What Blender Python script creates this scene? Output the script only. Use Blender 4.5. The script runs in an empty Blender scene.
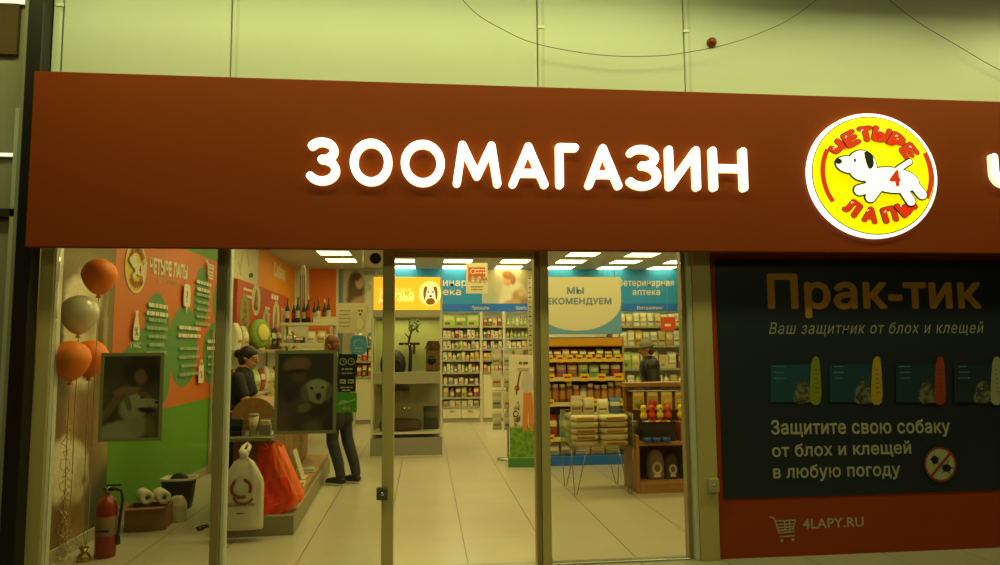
import bpy, bmesh, math, random
from mathutils import Vector, Matrix
random.seed(7)
S = bpy.context.scene
C = S.collection

# ------------------------------------------------------------------ camera
F, CX, CY, H = 700.0, 500.0, 282.5, 1.6
def _n(v): return Vector(v).normalized()
YW = _n((-75, 64.5, 700)); ZW = _n((-.008, -1, (64.5 - .6) / 700)); XW = YW.cross(ZW).normalized(); ZW = XW.cross(YW).normalized()
cam = bpy.data.cameras.new('camera'); camo = bpy.data.objects.new('camera', cam); C.objects.link(camo)
cam.sensor_width = 36; cam.lens = 36 * F / 1000; cam.clip_end = 200; cam.clip_start = .05
rt = (XW[0], YW[0], ZW[0]); dn = (XW[1], YW[1], ZW[1]); fw = (XW[2], YW[2], ZW[2])
camo.matrix_world = Matrix(((rt[0], -dn[0], -fw[0], 0), (rt[1], -dn[1], -fw[1], 0), (rt[2], -dn[2], -fw[2], H), (0, 0, 0, 1)))
S.camera = camo

# ------------------------------------------------------------------ world, exposure, lights
S.view_settings.view_transform = 'Standard'; S.view_settings.look = 'None'
S.view_settings.gamma = 1; S.view_settings.use_curve_mapping = False
S.view_settings.exposure = 0.0
w = bpy.data.worlds.new('world'); S.world = w; w.use_nodes = True
w.node_tree.nodes['Background'].inputs[0].default_value = (.55, .6, .25, 1)
w.node_tree.nodes['Background'].inputs[1].default_value = .012
SHOP = (1.0, .84, .31); MALL = (.92, 1.0, .34)
SHOP_L = 10.2
def area(name, loc, sx, sy, power, col, tgt=None):
    l = bpy.data.lights.new(name, 'AREA'); l.shape = 'RECTANGLE'; l.size = sx; l.size_y = sy; l.energy = power; l.color = col
    o = bpy.data.objects.new(name, l); C.objects.link(o); o.location = loc
    d = (Vector(tgt) - Vector(loc)) if tgt else Vector((0, 0, -1))
    o.rotation_euler = d.to_track_quat('-Z', 'Y').to_euler()
    return o
GX = [-1.65 + 1.155 * i for i in range(7)]
for yy in (6.1, 8.4, 10.7):
    for gx in GX[0:6:1]:
        area('shop_lamp', (gx, yy, 3.3), .6, .6, SHOP_L * math.pi * .36 * 1.25, SHOP)
area('mall_lamp', (1.0, 3.4, 5.2), 9.0, .5, 128, MALL, (1.0, 5.2, 3.7))
area('front_fill', (1.0, -1.6, 4.6), 9.0, .6, 42, MALL, (1.0, 5.2, 1.4))  # added frontal fill, softens the fascia's shadow on the poster
area('mall_lamp_right', (6.4, 3.6, 5.0), .6, .6, 22, (1, 1, .36), (5.0, 5.2, 3.3))

# ------------------------------------------------------------------ helpers: pixels of the photograph to points on a real plane
def ray(x, y):
    a = Vector(((x - CX) / F, (y - CY) / F, 1)); return Vector((XW.dot(a), YW.dot(a), ZW.dot(a)))
def PY(x, y, Y): d = ray(x, y); t = Y / d.y; return Vector((d.x * t, Y, H + d.z * t))
def PX(x, y, X): d = ray(x, y); t = X / d.x; return Vector((X, d.y * t, H + d.z * t))
def PZ(x, y, Z): d = ray(x, y); t = (Z - H) / d.z; return Vector((d.x * t, d.y * t, Z))

# ------------------------------------------------------------------ materials
def lin(h):
    if not isinstance(h, str): return tuple(h)
    h = h.lstrip('#'); v = [int(h[i:i + 2], 16) / 255 for i in (0, 2, 4)]
    return tuple(x / 12.92 if x <= .04045 else ((x + .055) / 1.055) ** 2.4 for x in v)
MATS = {}
def mat(col, rough=.55, metal=0, var=.10, scale=6.0, emit=0, coat=0, alpha=1):
    key = (col if isinstance(col, str) else tuple(col), rough, metal, var, scale, emit, coat, alpha)
    if key in MATS: return MATS[key]
    m = bpy.data.materials.new('surface'); m.use_nodes = True; MATS[key] = m
    nt = m.node_tree; b = nt.nodes['Principled BSDF']; c = lin(col)
    b.inputs['Roughness'].default_value = rough; b.inputs['Metallic'].default_value = metal
    b.inputs['Coat Weight'].default_value = coat
    b.inputs['Base Color'].default_value = (*c, 1)
    if var > 0:
        tc = nt.nodes.new('ShaderNodeTexCoord'); nz = nt.nodes.new('ShaderNodeTexNoise'); mx = nt.nodes.new('ShaderNodeMix')
        mx.data_type = 'RGBA'; nz.inputs['Scale'].default_value = scale; nz.inputs['Detail'].default_value = 3
        nt.links.new(tc.outputs['Object'], nz.inputs['Vector']); nt.links.new(nz.outputs['Fac'], mx.inputs[0])
        mx.inputs[6].default_value = (*[x * (1 - var) for x in c], 1); mx.inputs[7].default_value = (*[min(1, x * (1 + var)) for x in c], 1)
        nt.links.new(mx.outputs[2], b.inputs['Base Color'])
    if emit:
        b.inputs['Emission Color'].default_value = (*c, 1); b.inputs['Emission Strength'].default_value = emit
    if alpha < 1: b.inputs['Alpha'].default_value = alpha
    return m
def two_tone(c1, c2, scale, rough=.6, detail=6, stretch=(1, 1, 1), lo=.4, hi=.6):
    key = (c1, c2, scale, rough, stretch)
    if key in MATS: return MATS[key]
    m = bpy.data.materials.new('patterned'); m.use_nodes = True; MATS[key] = m
    nt = m.node_tree; b = nt.nodes['Principled BSDF']; b.inputs['Roughness'].default_value = rough
    tc = nt.nodes.new('ShaderNodeTexCoord'); mp = nt.nodes.new('ShaderNodeMapping'); nz = nt.nodes.new('ShaderNodeTexNoise'); cr = nt.nodes.new('ShaderNodeValToRGB')
    mp.inputs['Scale'].default_value = stretch; nz.inputs['Scale'].default_value = scale; nz.inputs['Detail'].default_value = detail
    cr.color_ramp.elements[0].color = (*lin(c1), 1); cr.color_ramp.elements[1].color = (*lin(c2), 1)
    cr.color_ramp.elements[0].position = lo; cr.color_ramp.elements[1].position = hi
    nt.links.new(tc.outputs['Object'], mp.inputs[0]); nt.links.new(mp.outputs[0], nz.inputs['Vector'])
    nt.links.new(nz.outputs['Fac'], cr.inputs[0]); nt.links.new(cr.outputs[0], b.inputs['Base Color'])
    return m
def wood(c1='#9a6a2c', c2='#7a4f1c', ax=0):
    st = [9, 9, 9]; st[ax] = .9
    return two_tone(c1, c2, 3.0, .45, 5, tuple(st), .3, .7)
def glass_mat(name, tint=(.97, .99, .95), gloss=1.0):
    if name in MATS: return MATS[name]
    m = bpy.data.materials.new(name); m.use_nodes = True; MATS[name] = m; nt = m.node_tree; nt.nodes.clear()
    o = nt.nodes.new('ShaderNodeOutputMaterial'); t = nt.nodes.new('ShaderNodeBsdfTransparent'); g = nt.nodes.new('ShaderNodeBsdfGlossy')
    f = nt.nodes.new('ShaderNodeFresnel'); x = nt.nodes.new('ShaderNodeMixShader'); k = nt.nodes.new('ShaderNodeMath')
    k.operation = 'MULTIPLY'; k.inputs[1].default_value = gloss; f.inputs[0].default_value = 1.45; g.inputs['Roughness'].default_value = .03
    t.inputs[0].default_value = (*tint, 1)
    nt.links.new(f.outputs[0], k.inputs[0]); nt.links.new(k.outputs[0], x.inputs[0]); nt.links.new(t.outputs[0], x.inputs[1]); nt.links.new(g.outputs[0], x.inputs[2]); nt.links.new(x.outputs[0], o.inputs[0])
    return m
def tile_mat():
    m = bpy.data.materials.new('floor_tiles'); m.use_nodes = True; nt = m.node_tree; b = nt.nodes['Principled BSDF']
    b.inputs['Roughness'].default_value = .28
    tc = nt.nodes.new('ShaderNodeTexCoord'); mp = nt.nodes.new('ShaderNodeMapping'); br = nt.nodes.new('ShaderNodeTexBrick')
    mp.inputs['Location'].default_value = (.315, 20, 0)
    nt.links.new(tc.outputs['Object'], mp.inputs[0]); nt.links.new(mp.outputs[0], br.inputs['Vector'])
    br.offset = 0; br.inputs['Scale'].default_value = 1; br.inputs['Brick Width'].default_value = .635; br.inputs['Row Height'].default_value = 40
    br.inputs['Mortar Size'].default_value = .0045; br.inputs['Mortar Smooth'].default_value = .2
    br.inputs['Color1'].default_value = (*lin('#c4b99c'), 1); br.inputs['Color2'].default_value = (*lin('#beb396'), 1); br.inputs['Mortar'].default_value = (*lin('#6e6450'), 1)
    b2 = nt.nodes.new('ShaderNodeTexBrick'); b2.offset = 0; nt.links.new(mp.outputs[0], b2.inputs['Vector']); b2.inputs['Scale'].default_value = 1; b2.inputs['Brick Width'].default_value = 40; b2.inputs['Row Height'].default_value = .635; b2.inputs['Mortar Size'].default_value = .003
    b2.inputs['Color1'].default_value = b2.inputs['Color2'].default_value = (1, 1, 1, 1); b2.inputs['Mortar'].default_value = (.78, .76, .7, 1)
    jm = nt.nodes.new('ShaderNodeMix'); jm.data_type = 'RGBA'; jm.blend_type = 'MULTIPLY'; jm.inputs[0].default_value = 1; nt.links.new(br.outputs['Color'], jm.inputs[6]); nt.links.new(b2.outputs['Color'], jm.inputs[7])
    nz = nt.nodes.new('ShaderNodeTexNoise'); nz.inputs['Scale'].default_value = 2.2; nz.inputs['Detail'].default_value = 5
    mx = nt.nodes.new('ShaderNodeMix'); mx.data_type = 'RGBA'; mx.blend_type = 'MULTIPLY'; mx.inputs[0].default_value = .25
    nt.links.new(tc.outputs['Object'], nz.inputs['Vector']); nt.links.new(jm.outputs[2], mx.inputs[6]); nt.links.new(nz.outputs['Color'], mx.inputs[7])
    hs = nt.nodes.new('ShaderNodeHueSaturation'); hs.inputs['Saturation'].default_value = .8
    nt.links.new(mx.outputs[2], hs.inputs['Color']); nt.links.new(hs.outputs[0], b.inputs['Base Color'])
    return m

# ------------------------------------------------------------------ mesh builder
class MB:
    def __init__(s): s.v = []; s.f = []; s.m = []; s.mats = []; s.sm = []
    def mi(s, m):
        if m not in s.mats: s.mats.append(m)
        return s.mats.index(m)
    def add(s, vs, fs, m, smooth=False):
        o = len(s.v); k = s.mi(m); s.v += [tuple(p) for p in vs]
        for f in fs: s.f.append([i + o for i in f]); s.m.append(k); s.sm.append(smooth)
        return s
    def bm(s, bm, m, smooth=False):
        bm.verts.ensure_lookup_table(); bm.verts.index_update()
        s.add([v.co[:] for v in bm.verts], [[v.index for v in f.verts] for f in bm.faces], m, smooth); bm.free(); return s
    def box(s, lo, hi, m, bev=.004, seg=1, rot=None):
        bm = bmesh.new(); bmesh.ops.create_cube(bm, size=1)
        d = [hi[i] - lo[i] for i in range(3)]; c = Vector([(hi[i] + lo[i]) / 2 for i in range(3)])
        bmesh.ops.scale(bm, vec=d, verts=bm.verts)
        b = min(bev, min(abs(x) for x in d) * .45)
        if b > 1e-5: bmesh.ops.bevel(bm, geom=list(bm.edges), offset=b, segments=seg, affect='EDGES', profile=.5)
        if rot: bmesh.ops.rotate(bm, cent=(0, 0, 0), matrix=rot, verts=bm.verts)
        bmesh.ops.translate(bm, vec=c, verts=bm.verts)
        return s.bm(bm, m, False)
    def lathe(s, prof, m, c=(0, 0, 0), n=20, axis=None, sx=1, sy=1):
        R = Vector((0, 0, 1)).rotation_difference(Vector(axis).normalized()).to_matrix() if axis else Matrix.Identity(3)
        vs = []; fs = []; c = Vector(c); rings = []
        for r, z in prof:
            if r < 1e-6: rings.append([len(vs)]); vs.append(c + R @ Vector((0, 0, z)))
            else:
                rings.append(list(range(len(vs), len(vs) + n)))
                vs += [c + R @ Vector((r * sx * math.cos(2 * math.pi * k / n), r * sy * math.sin(2 * math.pi * k / n), z)) for k in range(n)]
        for a, b in zip(rings, rings[1:]):
            for k in range(n):
                k2 = (k + 1) % n
                if len(a) == 1 and len(b) == 1: continue
                if len(a) == 1: fs.append([a[0], b[k2], b[k]])
                elif len(b) == 1: fs.append([a[k], a[k2], b[0]])
                else: fs.append([a[k], a[k2], b[k2], b[k]])
        return s.add(vs, fs, m, True)
    def cyl(s, p0, p1, r, m, r1=None, n=14):
        p0 = Vector(p0); p1 = Vector(p1); L = (p1 - p0).length; r1 = r if r1 is None else r1
        return s.lathe([(0, 0), (r, 0), (r1, L), (0, L)], m, p0, n, p1 - p0)
    def ball(s, c, r, m, n=14, sx=1, sy=1, sz=1, axis=None):
        k = n // 2
        return s.lathe([(r * math.sin(math.pi * i / k) if 0 < i < k else 0, -r * sz * math.cos(math.pi * i / k)) for i in range(k + 1)], m, c, n, axis, sx, sy)
    def tube(s, pts, r, m, n=8):
        pts = [Vector(p) for p in pts]; vs = []; fs = []
        for i, p in enumerate(pts):
            d = (pts[min(i + 1, len(pts) - 1)] - pts[max(i - 1, 0)]).normalized()
            u = d.cross(Vector((0, 0, 1)) if abs(d.z) < .95 else Vector((1, 0, 0))).normalized(); v = d.cross(u)
            rr = r[i] if isinstance(r, (list, tuple)) else r
            vs += [p + (u * math.cos(2 * math.pi * k / n) + v * math.sin(2 * math.pi * k / n)) * rr for k in range(n)]
        for i in range(len(pts) - 1):
            for k in range(n): fs.append([i * n + k, i * n + (k + 1) % n, (i + 1) * n + (k + 1) % n, (i + 1) * n + k])
        fs += [list(range(n))[::-1], [len(vs) - n + k for k in range(n)]]
        return s.add(vs, fs, m, True)
    def prism(s, pts, p0, U, V, N, depth, m, side=None):
        """flat outline (u,v) at p0 given thickness along N"""
        a = [Vector(p0) + Vector(U) * u + Vector(V) * v for u, v in pts]; k = len(a); b = [p + Vector(N) * depth for p in a]
        s.add(a + b, [list(range(k))[::-1], list(range(k, 2 * k))], m)
        return s.add(a + b, [[i, (i + 1) % k, (i + 1) % k + k, i + k] for i in range(k)], side or m)
    def mesh(s, name):
        me = bpy.data.meshes.new(name); me.from_pydata(s.v, [], s.f)
        for m in s.mats: me.materials.append(m)
        me.polygons.foreach_set('material_index', s.m); me.polygons.foreach_set('use_smooth', s.sm)
        me.update(); return me
    def build(s, name, parent=None, loc=None, rot=None):
        return link(name, s.mesh(name), parent, loc, rot)
def link(name, me, parent=None, loc=None, rot=None):
    o = bpy.data.objects.new(name, me); C.objects.link(o)
    if parent: o.parent = parent
    if loc: o.location = loc
    if rot: o.rotation_euler = rot
    return o
def tag(o, label=None, cat=None, group=None, kind=None):
    if label: o['label'] = label
    if cat: o['category'] = cat
    if group: o['group'] = group
    if kind: o['kind'] = kind
    return o
def thing(name, label, cat, loc=(0, 0, 0), rz=0, group=None):
    o = bpy.data.objects.new(name, None); C.objects.link(o); o.location = loc; o.rotation_euler = (0, 0, rz); o.empty_display_size = .1
    return tag(o, label, cat, group)
def struct(name, mb): return tag(mb.build(name), kind='structure')
ORD = 'first second third fourth fifth sixth seventh eighth ninth tenth eleventh twelfth thirteenth fourteenth fifteenth sixteenth seventeenth eighteenth nineteenth twentieth'.split()

# ------------------------------------------------------------------ flat lettering
_TX = {}
def text_mesh(t, bold=.0, shear=0):
    """flat lettering; bold thickens every stroke by that many ems"""
    if bold > 0:
        vs, fs = text_mesh(t, 0, shear); V_, F_ = [], []
        for k in range(9):
            dx, dy = (0, 0) if k == 8 else (bold * math.cos(k * math.pi / 4), bold * math.sin(k * math.pi / 4))
            F_ += [[i + len(V_) for i in f] for f in fs]; V_ += [(x + dx, y + dy + bold) for x, y in vs]
        return V_, F_
    key = (t, bold, shear)
    if key in _TX: return _TX[key]
    cu = bpy.data.curves.new('lettering', 'FONT'); cu.body = t; cu.offset = min(0, bold); cu.shear = shear; cu.space_character = 1.12 if shear else 1.05; cu.resolution_u = 3; cu.fill_mode = 'FRONT'
    ob = bpy.data.objects.new('lettering', cu); C.objects.link(ob)
    dg = bpy.context.evaluated_depsgraph_get(); dg.update(); me = ob.evaluated_get(dg).to_mesh()
    vs = [(v.co.x, v.co.y) for v in me.vertices]; fs = [list(p.vertices) for p in me.polygons]
    ob.evaluated_get(dg).to_mesh_clear(); bpy.data.objects.remove(ob); bpy.data.curves.remove(cu)
    _TX[key] = (vs, fs); return vs, fs
def cap_h(bold): 
    vs, _ = text_mesh('Н', bold); return max(v[1] for v in vs)
class Print:
    """layers of flat colour on a board; origin o, u to the right, v up, n towards the viewer"""
    def __init__(s, o, u=(1, 0, 0), v=(0, 0, 1), n=(0, -1, 0), step=.0004):
        s.o = Vector(o); s.u = Vector(u); s.v = Vector(v); s.n = Vector(n); s.mb = MB(); s.k = 1; s.step = step
    def uv(s, P): d = Vector(P) - s.o; return (d.dot(s.u), d.dot(s.v))
    def P(s, u, v, k=None): return s.u * u + s.v * v + s.n * (s.step * (s.k if k is None else k))
    def poly(s, pts, m):
        vs = [s.P(*p) for p in pts]; f = list(range(len(vs)))
        area = sum(pts[i][0] * pts[(i + 1) % len(pts)][1] - pts[(i + 1) % len(pts)][0] * pts[i][1] for i in f)
        flip = (s.u.cross(s.v).dot(s.n) < 0) != (area < 0)
        s.mb.add(vs, [f[::-1] if flip else f], m); s.k += 1
    def rect(s, u0, v0, u1, v1, m): s.poly([(u0, v0), (u1, v0), (u1, v1), (u0, v1)], m)
    def ell(s, cu, cv, ru, rv, m, rot=0, n=28, a0=0, a1=360):
        c, q = math.cos(rot), math.sin(rot); pts = []
        k = n if a1 - a0 >= 360 else n + 1
        for i in range(k):
            a = math.radians(a0 + (a1 - a0) * i / n); x, y = ru * math.cos(a), rv * math.sin(a); pts.append((cu + x * c - y * q, cv + x * q + y * c))
        s.poly(pts, m)
    def ring(s, cu, cv, r0, r1, m, a0=0, a1=360, n=40, asp=1):
        pts = [(math.radians(a0 + (a1 - a0) * i / n)) for i in range(n + 1)]; vs = []
        for a in pts: vs += [s.P(cu + r0 * math.cos(a) * asp, cv + r0 * math.sin(a)), s.P(cu + r1 * math.cos(a) * asp, cv + r1 * math.sin(a))]
        s.mb.add(vs, [[2 * i, 2 * i + 1, 2 * i + 3, 2 * i + 2] for i in range(n)], m); s.k += 1
    def stroke(s, pts, w, m):
        """round-ended line"""
        for (a, b) in zip(pts, pts[1:]):
            d = Vector((b[0] - a[0], b[1] - a[1])); L = d.length
            if L < 1e-6: continue
            an = math.atan2(d.y, d.x); q = []
            for i in range(7): t = an + math.pi / 2 + math.pi * i / 6; q.append((a[0] + w / 2 * math.cos(t), a[1] + w / 2 * math.sin(t)))
            for i in range(7): t = an - math.pi / 2 + math.pi * i / 6; q.append((b[0] + w / 2 * math.cos(t), b[1] + w / 2 * math.sin(t)))
            s.poly(q, m); s.k -= .7
        s.k += 1
    def text(s, t, u, v, width, cap, m, bold=.02, shear=0, rot=0, align='l'):
        vs, fs = text_mesh(t, bold, shear)
        if not vs: return
        x0 = min(p[0] for p in vs); x1 = max(p[0] for p in vs); sy = cap / cap_h(bold)
        sx = width / (x1 - x0) if width else sy; W = (x1 - x0) * sx
        if align == 'c': u -= W / 2 * math.cos(rot); v -= W / 2 * math.sin(rot)
        c, q = math.cos(rot), math.sin(rot); out = []; per = len(vs) // 9 if bold > 0 else len(vs)
        for i, p in enumerate(vs):
            a, b = (p[0] - x0) * sx, p[1] * sy; out.append(s.P(u + a * c - b * q, v + a * q + b * c) + s.n * (.00012 * (i // per)))
        s.mb.add(out, fs, m); s.k += 1 + (.0011 / s.step if bold > 0 else 0)
    def lines(s, u, v, width, n, pitch, h, m, center=True, seed=0):
        """rows of unreadable small print, as little dashes"""
        r = random.Random(seed); k0 = s.k
        for i in range(n):
            W = width * r.uniform(.7, 1); x = u - W / 2 if center else u; y = v - i * pitch; e = x + W
            while x < e - h * .8:
                ww = min(e - x, h * r.uniform(1.2, 4)); s.k = k0; s.rect(x, y, x + ww, y + h, m); x += ww + h * .5
        s.k = k0 + 1
    def strokes(s, pls, w, m):
        k0 = s.k
        for pl in pls: s.stroke(pl, w, m); s.k -= .6
        s.k += 1
    def blob(s, pts, m, jag=0, seed=1, sub=3):
        """smooth closed outline through pts"""
        r = random.Random(seed); n = len(pts); out = []
        for i in range(n):
            p0, p1, p2, p3 = pts[i - 1], pts[i], pts[(i + 1) % n], pts[(i + 2) % n]
            for k in range(sub):
                t = k / sub; q = []
                for a in (0, 1):
                    q.append(.5 * (2 * p1[a] + (p2[a] - p0[a]) * t + (2 * p0[a] - 5 * p1[a] + 4 * p2[a] - p3[a]) * t * t + (3 * p1[a] - p0[a] - 3 * p2[a] + p3[a]) * t ** 3))
                out.append((q[0] + r.uniform(-jag, jag), q[1] + r.uniform(-jag, jag)))
        s.poly(out, m)
    def back(s, u0, v0, u1, v1, th, m):
        a = [s.P(*p, k=0) for p in ((u0, v0), (u1, v0), (u1, v1), (u0, v1))]; b = [p - s.n * th for p in a]
        fl = s.u.cross(s.v).dot(s.n) < 0
        f = [[0, 1, 2, 3], [7, 6, 5, 4], [0, 4, 5, 1], [1, 5, 6, 2], [2, 6, 7, 3], [3, 7, 4, 0]]
        s.mb.add(a + b, [x[::-1] for x in f] if fl else f, m)
    def build(s, name, parent=None):
        o = s.mb.build(name, parent); o.location = s.o - (parent.location if parent else Vector()); return o

# ------------------------------------------------------------------ palette
WHITE_PANEL = mat('#d8dcd0', .35, 0, .04, 1.5)
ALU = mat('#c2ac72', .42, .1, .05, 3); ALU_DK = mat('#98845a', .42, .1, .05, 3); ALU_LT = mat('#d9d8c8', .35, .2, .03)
RED = mat((.28, .042, .0012), .62, 0, .05, 1.2); RED_WALL = mat((.32, .042, .0015), .6, 0, .05, 1.2)
for _m in (RED, RED_WALL): _m.node_tree.nodes['Principled BSDF'].inputs['Specular IOR Level'].default_value = .2
WALLW = mat('#d6d0be', .7, 0, .04, 2); CEIL = mat('#b9b4a4', .8, 0, .04, 2)
BLACK = mat('#14120e', .5); DARK = mat('#26221b', .55); WHITE = mat('#e4e1d6', .5, 0, .04); CREAM = mat('#d8cda8', .5)
GREY = mat('#8b897f', .5); METAL = mat('#a5a498', .3, .9, .04); CHROME = mat('#c8c8c2', .15, 1, .02)
BLUE = mat('#2088d4', .5, 0, .04, 2); BLUE_DK = mat('#1868d4', .5, 0, .04, 2); BLUE_LT = mat('#8cc4de', .5, 0, .04, 2)
ORANGE = mat('#cf6a26', .5, 0, .05, 2); GREEN = mat('#4f8f4a', .55, 0, .06, 2); LIME = mat('#5c921a', .55, 0, .06, 2)
SIGN_W = mat((1.0, 1.0, .86), .5, 0, 0, 6, 1.7)
GLASS = glass_mat('window_glass', (.93, .95, .90), .8)
CLEAR = glass_mat('clear_acrylic', (.99, 1.0, .98), .5)

Y0 = 5.2; YB = 15.55; XL = -2.80; XR = 6.7; ZC = 3.33; FY = 4.95
# ================================================================== SETTING
struct('floor', MB().box((-6, -2, -.1), (8.5, YB + .1, 0), tile_mat(), 0))
struct('ceiling', MB().box((XL - .1, Y0 + .12, ZC), (XR + .1, YB + .1, ZC + .1), CEIL, 0))
struct('wall_left', MB().box((XL - .12, Y0 + .02, 0), (XL, YB + .1, ZC), WALLW, 0))
struct('wall_back', MB().box((XL - .1, YB, 0), (XR + .1, YB + .12, ZC), WALLW, 0))
struct('wall_right', MB().box((XR, Y0 + .12, 0), (XR + .12, YB + .1, ZC), WALLW, 0))
struct('baseboard_left', MB().box((XL, Y0 + .15, 0), (XL + .015, YB, .1), mat('#a79c84', .4), .003))
struct('wall_front', MB().box((2.19, Y0, 0), (8.4, Y0 + .12, 2.45), RED_WALL, 0))
# upper facade: cladding panels with open joints
m = MB(); m.box((-2.687, Y0 + .03, 2.47), (8.4, Y0 + .12, 4.75), mat('#4a4b3a', .6), 0)
xs = [PY(62, 40, Y0).x, PY(231, 40, Y0).x, PY(537.5, 40, Y0).x, PY(684, 40, Y0).x, 8.4]
m.box((-2.687, Y0, 3.2), (xs[0] - .008, Y0 + .03, 4.75), WHITE_PANEL, .004)
for a, b in zip(xs, xs[1:]): m.box((a + .004, Y0, 3.2), (b - .004, Y0 + .03, 4.75), WHITE_PANEL, .006)
struct('wall_upper', m)
struct('trim_1', MB().box((-4, 4.3, 4.75), (8.4, Y0, 4.95), mat('#77785f', .6), 0))
struct('trim_2', MB().box((2.2, 4.25, 4.66), (8.4, Y0, 4.75), mat('#77785f', .6), 0))
# joint covers beside the seams
m = MB()
for x in xs[1:4]: m.box((x + .035, Y0 - .004, 3.2), (x + .055, Y0, 4.75), mat('#cdd0c2', .35, 0), .001)
struct('trim_3', m)
m = MB()  # white tabs standing in for lamp reflections in the panel joints
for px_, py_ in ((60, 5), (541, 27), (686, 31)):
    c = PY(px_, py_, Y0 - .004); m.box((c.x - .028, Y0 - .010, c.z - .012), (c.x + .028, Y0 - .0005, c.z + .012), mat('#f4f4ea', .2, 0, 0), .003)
struct('seam_glints', m)
# dark corner column and the neighbouring front
struct('wall_corner', MB().box((-2.795, Y0 - .12, 0), (-2.69, Y0 + .0, 4.75), mat('#1d1510', .45), .006))
m = MB(); m.box((-4.6, Y0 + .1, 0), (-2.87, Y0 + .16, 4.75), mat('#a8a488', .3), 0)
m.box((-2.85, Y0 - .06, 0), (-2.796, Y0 + .16, 4.75), mat('#a8a788', .4), .004)
zt = PY(10, 212, Y0).z; m.box((-4.6, Y0 + .02, zt - .03), (-2.87, Y0 + .1, zt + .03), mat('#3c3b2c', .4), .003)
struct('wall_side', m)
a, b = PY(-6, 56, Y0 + .1), PY(22, 5, Y0 + .1)
m = MB(); m.box((a.x, Y0 + .06, a.z), (b.x, Y0 + .1, b.z), mat('#6d5030', .5, 0, .1, 9), .004)
tag(m.build('fascia_board'), 'brown board high on the neighbouring front at the far left', 'board')
for (y0, y1, x1, lab) in ((152.5, 156.5, 16, 'thin glowing light strip across the neighbouring front at far left'), (-6, 3, 25, 'bright light strip above the brown board in the top left corner')):
    a, b = PY(-8, y1, Y0 + .06), PY(x1, y0, Y0 + .06); t = thing('light_strip', lab, 'light', ((a.x + b.x) / 2, Y0 + .1, a.z))
    dx = (b.x - a.x) / 2
    MB().box((-dx, -.03, 0), (dx, 0, b.z - a.z), ALU, .002).build('housing', t)
    MB().box((-dx, -.042, .004), (dx, -.03, b.z - a.z - .004), mat((1, 1, .7), .5, 0, 0, 6, .9), .002).build('diffuser', t)

# shop front: posts and glass
def post(name, x0, x1, y0, y1, m_, z1=2.45, z0=0): return struct(name, MB().box((x0, y0, z0), (x1, y1, z1), m_, .004))
xa, xb = PY(47, 400, Y0).x, PY(54, 400, Y0 + .08).x
post('trim_5', -2.689, xa, Y0 - .0, Y0 + .10, ALU)
post('trim_6', xa, xb, Y0 + .02, Y0 + .12, ALU_LT)
x0, x1, x2 = PY(213.3, 400, Y0).x, PY(222, 400, Y0).x, PY(227, 400, Y0 + .03).x
MULL = (x0 + x2) / 2
post('trim_7', x0, x1, Y0, Y0 + .12, ALU_DK); post('trim_8', x1, x2, Y0 + .03, Y0 + .12, ALU_LT)
d0, d1 = PY(382, 400, Y0).x, PY(394, 400, Y0).x
e0, e1, e2 = PY(536, 400, Y0).x, PY(541.5, 400, Y0).x, PY(550, 400, Y0).x
j0, j1, j2 = PY(686.5, 400, Y0).x, PY(695, 400, Y0).x, PY(711, 400, Y0).x
post('trim_9', j1, 2.19, Y0 - .03, Y0 + .12, ALU); post('trim_10', j1 - .035, j1, Y0 - .01, Y0 + .12, ALU_LT); post('trim_11', j0, j1 - .035, Y0 + .04, Y0 + .12, ALU_DK)
struct('trim_12', MB().box((d1, Y0, 2.262), (e0, Y0 + .1, 2.33), ALU, .004))
struct('trim_13', MB().box((-2.687, Y0 + .0, 2.46), (2.18, Y0 + .12, 3.3), ALU_DK, .002))
struct('floor_trim', MB().box((xb, Y0 + .02, 0), (j0, Y0 + .1, .012), METAL, .003)).name = 'trim_14'
def pane(name, xa, xb, lo=.012, y=Y0 + .06, hi=2.455): return struct(name, MB().box((xa, y, lo), (xb, y + .008, hi), GLASS, 0))
pane('window_1', xb, x0 + .01); pane('window_2', x2, d0 + .01)
def sliding(name, label, s0, s1, g0, g1, lock):
    t = thing(name, label, 'door', ((s0 + s1) / 2, Y0 + .04, 0)); ox = t.location.x
    MB().box((s0 - ox, -.03, .01), (s1 - ox, .04, 2.45), ALU, .005).build('stile', t)
    lx, lz = PY(*lock, Y0 - .03).x - ox, PY(*lock, Y0 - .03).z
    lk = MB().box((lx - .04, -.07, lz - .045), (lx + .04, -.03, lz + .045), mat('#6c674e', .4, .6), .006, 2).build('lock_box', t)
    MB().lathe([(0, 0), (.014, 0), (.012, .008), (0, .008)], CHROME, (lx, -.07, lz), 12, (0, -1, 0)).build('keyhole', lk)
    return t
sliding('glass_door', 'aluminium door stile with lock box at the left of the open doorway', d0, d1, 0, 0, (382, 494))
struct('trim_15', MB().box((e0, Y0 + .02, 0), (e1, Y0 + .12, 2.45), ALU_DK, .004))
t = thing('glass_door', 'glass door leaf between the doorway and the red wall with lock box', 'door', ((e1 + j0) / 2, Y0 + .04, 0)); ox = t.location.x
MB().box((e1 - ox, -.04, .01), (e2 - ox, .03, 2.45), ALU, .005).build('stile', t)
MB().box((e2 - ox, .0, .012), (j0 - ox, .008, 2.45), GLASS, 0).build('pane', t)
lx = PY(713, 485, Y0 - .05); t2 = thing('lock_box', 'small metal lock box on the olive jamb beside the red wall', 'lock', (lx.x, Y0 - .03, lx.z))
MB().box((-.035, -.045, -.05), (.04, 0, .05), mat('#b8a878', .4, .1), .006, 2).build('case', t2)
MB().lathe([(0, 0), (.014, 0), (.012, .008), (0, .008)], CHROME, (0, -.045, 0), 12, (0, -1, 0)).build('keyhole', t2)

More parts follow.
